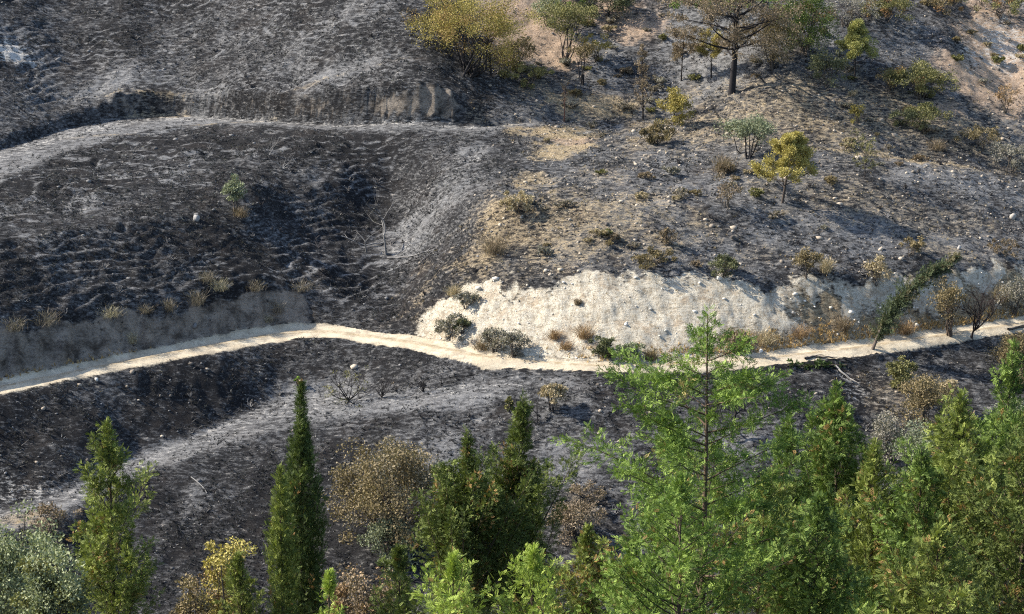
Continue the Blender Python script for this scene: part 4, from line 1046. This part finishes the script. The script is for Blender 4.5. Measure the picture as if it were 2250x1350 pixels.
# leaning cypress by the road
loc, m = place(1915, 768)
P = Plant(501)
ctrl = np.array([((px - 1915) * m, 0.0 + 0.5 * i, (768 - rw) * m * 1.03) for i, (px, rw) in enumerate([(1915, 775), (1932, 728), (1952, 690), (1978, 655), (2008, 624), (2042, 600), (2078, 582), (2112, 556)])])
ctrl[:, 1] = np.linspace(0, 1.2, 8)
P.tube('trunk', ctrl, np.linspace(0.17, 0.02, 8), (0.10, 0.08, 0.065), 6)
rr = P.r
for i in range(300):
    t = rr.uniform(0.05, 0.97); c, T = along(ctrl, np.array([t])); c, T = c[0], T[0]
    env = (min(1, t / 0.22) * (1.05 - t) ** 0.55) * (1.0 if t < 0.9 else 0.8)
    d = normalize(T * 1.25 + rr.normal(size=3) * np.array([0.6, 0.6, 0.5]) + np.array([0.12, 0, -0.2]))
    L = 2.1 * env * rr.uniform(0.6, 1.1) + 0.15
    pts = bend(c, d, L, (0.10, 0, -0.12), 4, 0.06, rr)
    lit = d[0] - d[2] * 0.4
    brown_ = rr.random() < (0.20 if t < 0.85 else 0.7)
    ca, cb = (((0.12, 0.11, 0.06), (0.24, 0.21, 0.12)) if brown_ else ((0.045, 0.062, 0.032), (0.12, 0.145, 0.07)))
    plume(P, pts, 0.15 + 0.05 * L, 190 * L + 25, 0.13, 0.028, ca, cb, t0=0.0, out=0.4)
P.build('leaning_cypress', 'tall bent cypress leaning to one side over the dirt road', 'tree', loc, tri=True, cap=60000)

# fallen green branch and charred logs on the road edge
def log(pts_px, rad, col, name, label, leaf=None):
    w = [world_of(px, row) for px, row in pts_px]
    base = np.array(w[0]); P = Plant(nseed())
    pts = np.array([np.array(q) - base + np.array([0, 0, rad * 0.8]) for q in w])
    n = 9; t = np.linspace(0, 0.9999, n); pp, _ = along(pts, t)
    pp = pp + P.r.normal(size=pp.shape) * 0.03
    P.tube('stem', pp, np.linspace(rad, rad * 0.55, n), col, 6)
    for k in range(4):
        q, T = along(pp, np.array([P.r.uniform(0.3, 0.95)]))
        s2 = bend(q[0], normalize(T[0] + P.r.normal(size=3) * np.array([0.6, 0.6, 0.2]) + np.array([0, 0, 0.2])), rad * 9, (0, 0, -0.1), 3, 0.1, P.r)
        P.tube(f'side_branch#{k}', s2, np.linspace(rad * 0.45, rad * 0.15, 4), col, 4)
    if leaf:
        for k in range(40):
            q, T = along(pp, np.array([P.r.uniform(0.0, 1.0)]))
            s2 = bend(q[0], normalize(T[0] + P.r.normal(size=3) * np.array([0.7, 0.7, 0.25]) + np.array([0, 0, 0.15])), 0.8, (0, 0, -0.2), 3, 0.1, P.r)
            plume(P, s2, 0.16, 70, 0.17, 0.035, *leaf, t0=0.0)
    P.build(name, label, 'branch', (base[0], base[1], base[2] + CAMZ), crown='foliage')
log([(1860, 806), (1800, 806), (1730, 806)], 0.09, (0.09, 0.07, 0.05), 'fallen_cypress', 'fallen green cypress bough lying along the road edge', ((0.035, 0.06, 0.02), (0.10, 0.14, 0.05)))
log([(1770, 792), (1790, 786), (1830, 789)], 0.12, (0.09, 0.08, 0.075), 'fallen_log', 'charred forked log lying on the edge of the dirt road')
log([(1835, 806), (1850, 820), (1872, 840)], 0.11, (0.30, 0.28, 0.25), 'fallen_log', 'pale fallen log pointing down the bank below the leaning cypress')
log([(2215, 727), (2235, 722), (2262, 716)], 0.14, (0.06, 0.055, 0.05), 'fallen_log', 'dark log lying across the dirt road edge near the full rounded bush')
log([(850, 568), (900, 566), (960, 548)], 0.08, (0.22, 0.21, 0.20), 'fallen_branch', 'grey fallen branch stretching from the gully skeleton tree over pale ash')
log([(845, 535), (800, 540), (750, 520)], 0.08, (0.24, 0.23, 0.215), 'fallen_branch', 'long grey bough stretched across the dark side of the gully')
log([(870, 585), (905, 575), (950, 560)], 0.05, (0.10, 0.095, 0.09), 'fallen_branch', 'charred bough on the ash just below the grey fallen branch')
log([(420, 1050), (445, 1070), (455, 1085)], 0.05, (0.26, 0.25, 0.235), 'fallen_branch', 'whitened stick on the dark slope under the lower path')

# the white boulder and a pair of rocks
for (px, row, w, col, lab) in [(432, 486, 19, (0.26, 0.25, 0.235), 'white boulder alone on the black left slope'),
                               (2108, 548, 12, (0.36, 0.34, 0.31), 'white stone above the tip of the leaning cypress'),
                               (2225, 482, 18, (0.34, 0.31, 0.27), 'pale boulder on the burnt slope right of the yellow pine shadow'),
                               (1672, 775, 12, (0.62, 0.60, 0.56), 'white stone in the orange roadside grass'),
                               (212, 838 , 10, (0.6, 0.57, 0.5), 'white stone on the bank just under the road edge')]:
    loc, m = place(px, row); r_ = np.random.default_rng(nseed())
    V = np.concatenate([IV * 1.0]); 
    # subdivide the icosahedron once and roughen it
    mids = {}; F2 = []; Vl = [v for v in IV]
    def md(a, b):
        k = (min(a, b), max(a, b))
        if k not in mids:
            mids[k] = len(Vl); Vl.append(normalize((Vl[a] + Vl[b]) / 2))
        return mids[k]
    for a, b_, c in IF:
        ab, bc, ca = md(a, b_), md(b_, c), md(c, a)
        F2 += [(a, ab, ca), (ab, b_, bc), (ca, bc, c), (ab, bc, ca)]
    V = np.array(Vl) * r_.uniform(0.7, 1.2, (len(Vl), 1)) * np.array([0.8, 0.8, 1.0]) * w * m * 0.5
    o = obj('boulder', mesh_np('boulder', V, np.array(F2), M_STONE, np.repeat(np.array([col]), len(V), 0)))
    o.location = (loc[0], loc[1], loc[2] + w * m * 0.3); tag(o, lab, 'boulder')

# ------------------------------------------------------------------ near trees on the camera's own slope
GREENS = {'col': ((0.030, 0.050, 0.015), (0.155, 0.195, 0.055)), 'cyp': ((0.035, 0.055, 0.015), (0.20, 0.24, 0.06)), 'bright': ((0.055, 0.105, 0.02), (0.29, 0.395, 0.085)),
          'lime': ((0.16, 0.235, 0.04), (0.46, 0.55, 0.12)), 'yell': ((0.06, 0.085, 0.02), (0.32, 0.365, 0.09)), 'mid': ((0.035, 0.068, 0.018), (0.265, 0.36, 0.085))}
def NC(px, top, y, hw, pal, label, nb, up=1.0, curve=0.5, dens=1.0, name='cypress', cap=62000, **k):
    """conifer on the near slope: its tip at the photo point (px,top), hw = [(photo row, half width in pixels)]"""
    loc, h = place_y(px, top, y); m = y / FPX
    a = np.array(hw, float); zz = h - (a[:, 0] - top) * m / 1.03; ww = a[:, 1] * m
    o_ = np.argsort(zz); zz, ww = zz[o_], ww[o_]
    def L(u):
        zc = u * h; reach = float(np.interp(zc, zz, ww))
        reach = float(np.interp(min(h, zc + 0.55 * reach * math.tan(min(up, 1.3))), zz, ww, right=0.05))
        return reach / math.cos(min(up, 1.32)) * 1.02
    P = Plant(nseed()); ca, cb = GREENS[pal]
    vis = max(0.02, 1 - (1420 - top) * m / h)
    conifer(P, h, 1.0, nb, ca, cb, up=up, curve=curve, prof_=L, dens=dens * 1.35, u0=vis * 0.75, **k)
    return P.build(name, label, 'tree', loc, tri=True, cap=cap)
def NCol(px, top, y, hw, pal, label, n, **k):
    loc, h = place_y(px, top, y); m = y / FPX; a = np.array(hw, float)
    zz = (h - (a[:, 0] - top) * m / 1.03)[::-1]; ww = (a[:, 1] * m)[::-1]
    P = Plant(nseed()); ca, cb = GREENS[pal]
    column(P, h, lambda z: float(np.interp(z, zz, ww)), n, ca, cb, max(0.5, zz[0]), **k)
    return P.build('column_cypress', label, 'tree', loc, tri=True, cap=70000)
NCol(655, 846, 62, [(846, 3), (880, 9), (930, 17), (980, 26), (1020, 34), (1080, 50), (1150, 62), (1220, 68), (1420, 74)], 'col', 'slim dark column cypress with a long pointed tip', 1250, dens=1.35)
NCol(612, 1030, 60, [(1030, 3), (1070, 14), (1120, 24), (1200, 36), (1420, 44)], 'yell', 'shorter pointed cypress pressed against the slim column cypress', 520)
NC(225, 925, 62, [(925, 6), (980, 40), (1060, 52), (1120, 50), (1160, 85), (1250, 105), (1400, 120)], 'yell', 'loose light green conifer with a narrow top above the silvery olives', 74, up=0.85, curve=0.6, dens=1.0, lL=0.101, lW=0.0192, pr=0.14)
NC(1022, 950, 70, [(950, 6), (1000, 44), (1060, 88), (1150, 130), (1250, 165), (1400, 200)], 'cyp', 'broad dark cypress with a ragged point in front of the scorched tree', 100, up=1.05, curve=0.45, subk=0.6, lvar=(0.6, 1.15), dens=1.1, lL=0.109, lW=0.0208, cap=105000)
NC(1130, 868, 72, [(868, 6), (900, 20), (990, 42), (1020, 72), (1100, 105), (1250, 120), (1400, 140)], 'cyp', 'tall dark cypress with a narrow brown green spire', 104, up=1.15, curve=0.35, dens=1.1, subk=0.4, lvar=(0.6, 1.1), lL=0.109, lW=0.0208, lead=0.12, cap=105000)
NC(1175, 1205, 47, [(1205, 6), (1260, 60), (1330, 90), (1450, 120)], 'lime', 'feathery lime green young conifer with long upright sprigs', 40, up=0.95, curve=0.5, dens=0.5, lL=0.094, lW=0.0144, pr=0.07, sub=7, name='young_conifer')
NC(990, 1225, 47, [(1225, 6), (1280, 50), (1340, 80), (1450, 110)], 'lime', 'pale lime conifer sprigs in front of the broad dark cypress', 36, up=0.95, curve=0.5, dens=0.5, lL=0.094, lW=0.0144, pr=0.07, sub=7, name='young_conifer')
NC(880, 1205, 60, [(1205, 6), (1260, 34), (1400, 80)], 'cyp', 'small dark conifer at the side of the broad dark cypress', 40, up=0.8, curve=0.5, lL=0.101, lW=0.0200)
NC(1552, 690, 50, [(690, 6), (730, 40), (770, 80), (810, 75), (850, 130), (900, 235), (960, 170), (1000, 180), (1060, 220), (1150, 210), (1250, 270), (1400, 330)], 'bright', 'open airy conifer with thin leader and drooping feathery side branches', 84, up=0.40, curve=0.12,
   dens=1.3, lL=0.10, lW=0.016, pr=0.09, sub=9, lead=0.10, flat_=0.7, dead=0.05, dcol=(0.30, 0.24, 0.09), bark=(0.12, 0.085, 0.06), name='open_conifer', branch_parts=True, cap=130000, lvar=(0.35, 1.3), lead_dens=0.6)
NC(1500, 1050, 46, [(1050, 8), (1120, 70), (1200, 110), (1300, 160), (1450, 200)], 'bright', 'bright green conifer filling the space under the open airy conifer', 64, up=0.55, curve=0.3, dens=0.8, lL=0.086, lW=0.0168, pr=0.11, sub=6)
NC(1865, 845, 62, [(845, 6), (900, 30), (960, 60), (1050, 85), (1150, 110), (1400, 170)], 'mid', 'pointed green cypress with several rising shoots beside the grey green thicket', 90, up=0.95, curve=0.6, dens=1.0, lL=0.109, lW=0.0208, cap=105000)
NC(1788, 885, 63, [(885, 6), (940, 26), (1000, 45), (1100, 70), (1400, 120)], 'mid', 'slender green cypress shoot left of the pointed green cypress', 60, up=1.0, curve=0.55, dens=1.0, lL=0.109, lW=0.0208)
NC(1735, 920, 61, [(920, 6), (980, 30), (1060, 50), (1200, 90), (1400, 130)], 'mid', 'outer leaning green cypress shoot next to the burnt leaning tree', 60, up=0.9, curve=0.55, dens=1.0, lL=0.109, lW=0.0208)
NC(1935, 965, 58, [(965, 6), (1020, 30), (1100, 60), (1200, 90), (1400, 130)], 'yell', 'yellowish green conifer between the pointed cypress and the big right hand tree', 64, up=0.85, curve=0.5, lL=0.101, lW=0.0200)
NC(2192, 755, 60, [(755, 6), (820, 26), (900, 45), (960, 80), (1050, 130), (1150, 160), (1400, 220)], 'mid', 'largest green conifer with a tall spire at the end of the row', 110, up=0.75, curve=0.55, dens=1.0, lL=0.109, lW=0.0208, cap=105000)
NC(2108, 868, 58, [(868, 6), (930, 40), (1000, 80), (1100, 120), (1400, 180)], 'yell', 'full yellow green conifer beside the tall spire', 96, up=0.75, curve=0.55, dens=1.0, lL=0.101, lW=0.0208, cap=105000)
NC(2015, 985, 56, [(985, 6), (1050, 40), (1150, 80), (1250, 100), (1400, 140)], 'mid', 'rounded green conifer filling the gap in the row of conifers', 76, up=0.75, curve=0.5, dens=1.0, lL=0.101, lW=0.0200)
NC(2260, 930, 54, [(930, 10), (1000, 60), (1150, 120), (1400, 170)], 'cyp', 'dark conifer at the shaded end of the row', 80, up=0.7, curve=0.45, dens=1.0, lL=0.101, lW=0.0208)
NC(1665, 1045, 54, [(1045, 6), (1090, 40), (1150, 60), (1250, 90), (1400, 130)], 'yell', 'yellow tinged conifer with browning tips between near trees', 60, up=0.65, curve=0.4, dens=0.9, lL=0.094, lW=0.0184, dead=0.2, dcol=(0.36, 0.27, 0.08))
NC(1790, 1090, 48, [(1090, 6), (1150, 60), (1250, 120), (1400, 180)], 'mid', 'low spreading green conifer in front of the cypress shoots', 76, up=0.6, curve=0.4, dens=0.9, lL=0.094, lW=0.0192)
NC(2060, 1160, 46, [(1160, 6), (1220, 60), (1300, 110), (1450, 160)], 'yell', 'olive green conifer low in front of the rounded conifer', 70, up=0.65, curve=0.4, dens=0.9, lL=0.086, lW=0.0184, dead=0.06)
NC(1285, 1160, 64, [(1160, 6), (1210, 40), (1290, 64), (1400, 90)], 'yell', 'stunted yellow green conifer with rusty patches', 50, up=0.9, curve=0.5, dens=1.0, lL=0.101, lW=0.0208, dead=0.28, dcol=(0.32, 0.21, 0.07))
NC(1390, 1190, 50, [(1190, 6), (1240, 50), (1330, 90), (1450, 110)], 'bright', 'soft green young conifer between the stunted and the open conifer', 44, up=0.75, curve=0.45, dens=0.8, lL=0.086, lW=0.0168)
NC(712, 1262, 52, [(1262, 5), (1310, 26), (1400, 40)], 'lime', 'small fresh green conifer beside the slim column cypress', 26, up=0.9, curve=0.5, dens=0.8, lL=0.086, lW=0.0160, pr=0.10, name='young_conifer')
NC(535, 1215, 60, [(1215, 5), (1270, 24), (1400, 34)], 'yell', 'small upright conifer against the yellowing shrub', 30, up=1.2, curve=0.3, lL=0.094, lW=0.0184, pr=0.12)

def NBush(px, top, y, wpx, pal, label, name='shrub', cat='shrub', zmin=0.5, **k):
    loc, h = place_y(px, top, y); m = y / FPX; P = Plant(nseed()); ca, cb = PAL[pal]
    k["n_cl"] = k.pop("ncl"); bush(P, wpx * m, h, ca, cb, **k)
    return P.build(name, label, cat, loc)
PAL['silver'] = ((0.15, 0.175, 0.09), (0.36, 0.39, 0.23))
NBush(5, 1165, 66, 230, 'silver', 'silvery green olive tree beside the loose light green conifer', name='olive_tree', cat='tree', ncl=120, lpc=90, leaf=0.10, z0=0.3, stems=10)
NBush(112, 1222, 58, 150, 'silver', 'smaller silvery olive with yellow tinge in front of the olive tree', name='olive_tree', cat='tree', ncl=90, lpc=90, leaf=0.09, z0=0.3, dead=0.15, dcol=(0.17, 0.17, 0.06), stems=8)
NBush(492, 1188, 72, 120, 'yellow', 'yellowing shrub with golden top beside the small upright conifer', ncl=70, lpc=70, leaf=0.10, z0=0.3, dead=0.3, dcol=(0.20, 0.14, 0.07), stems=9)
NBush(425, 1265, 66, 100, 'olive_brown', 'brown half dead shrub left of the yellowing shrub', ncl=50, lpc=40, leaf=0.09, z0=0.3, stems=10)
NBush(800, 1235, 74, 170, 'brown', 'brown scorched shrub between slim cypress and dark conifer', ncl=80, lpc=60, leaf=0.10, z0=0.3, stems=10, dead=0.2, dcol=(0.30, 0.20, 0.11))
NBush(745, 1280, 68, 60, 'rust', 'rust orange dead shrub beside the small fresh green conifer', ncl=36, lpc=50, leaf=0.09, z0=0.4)
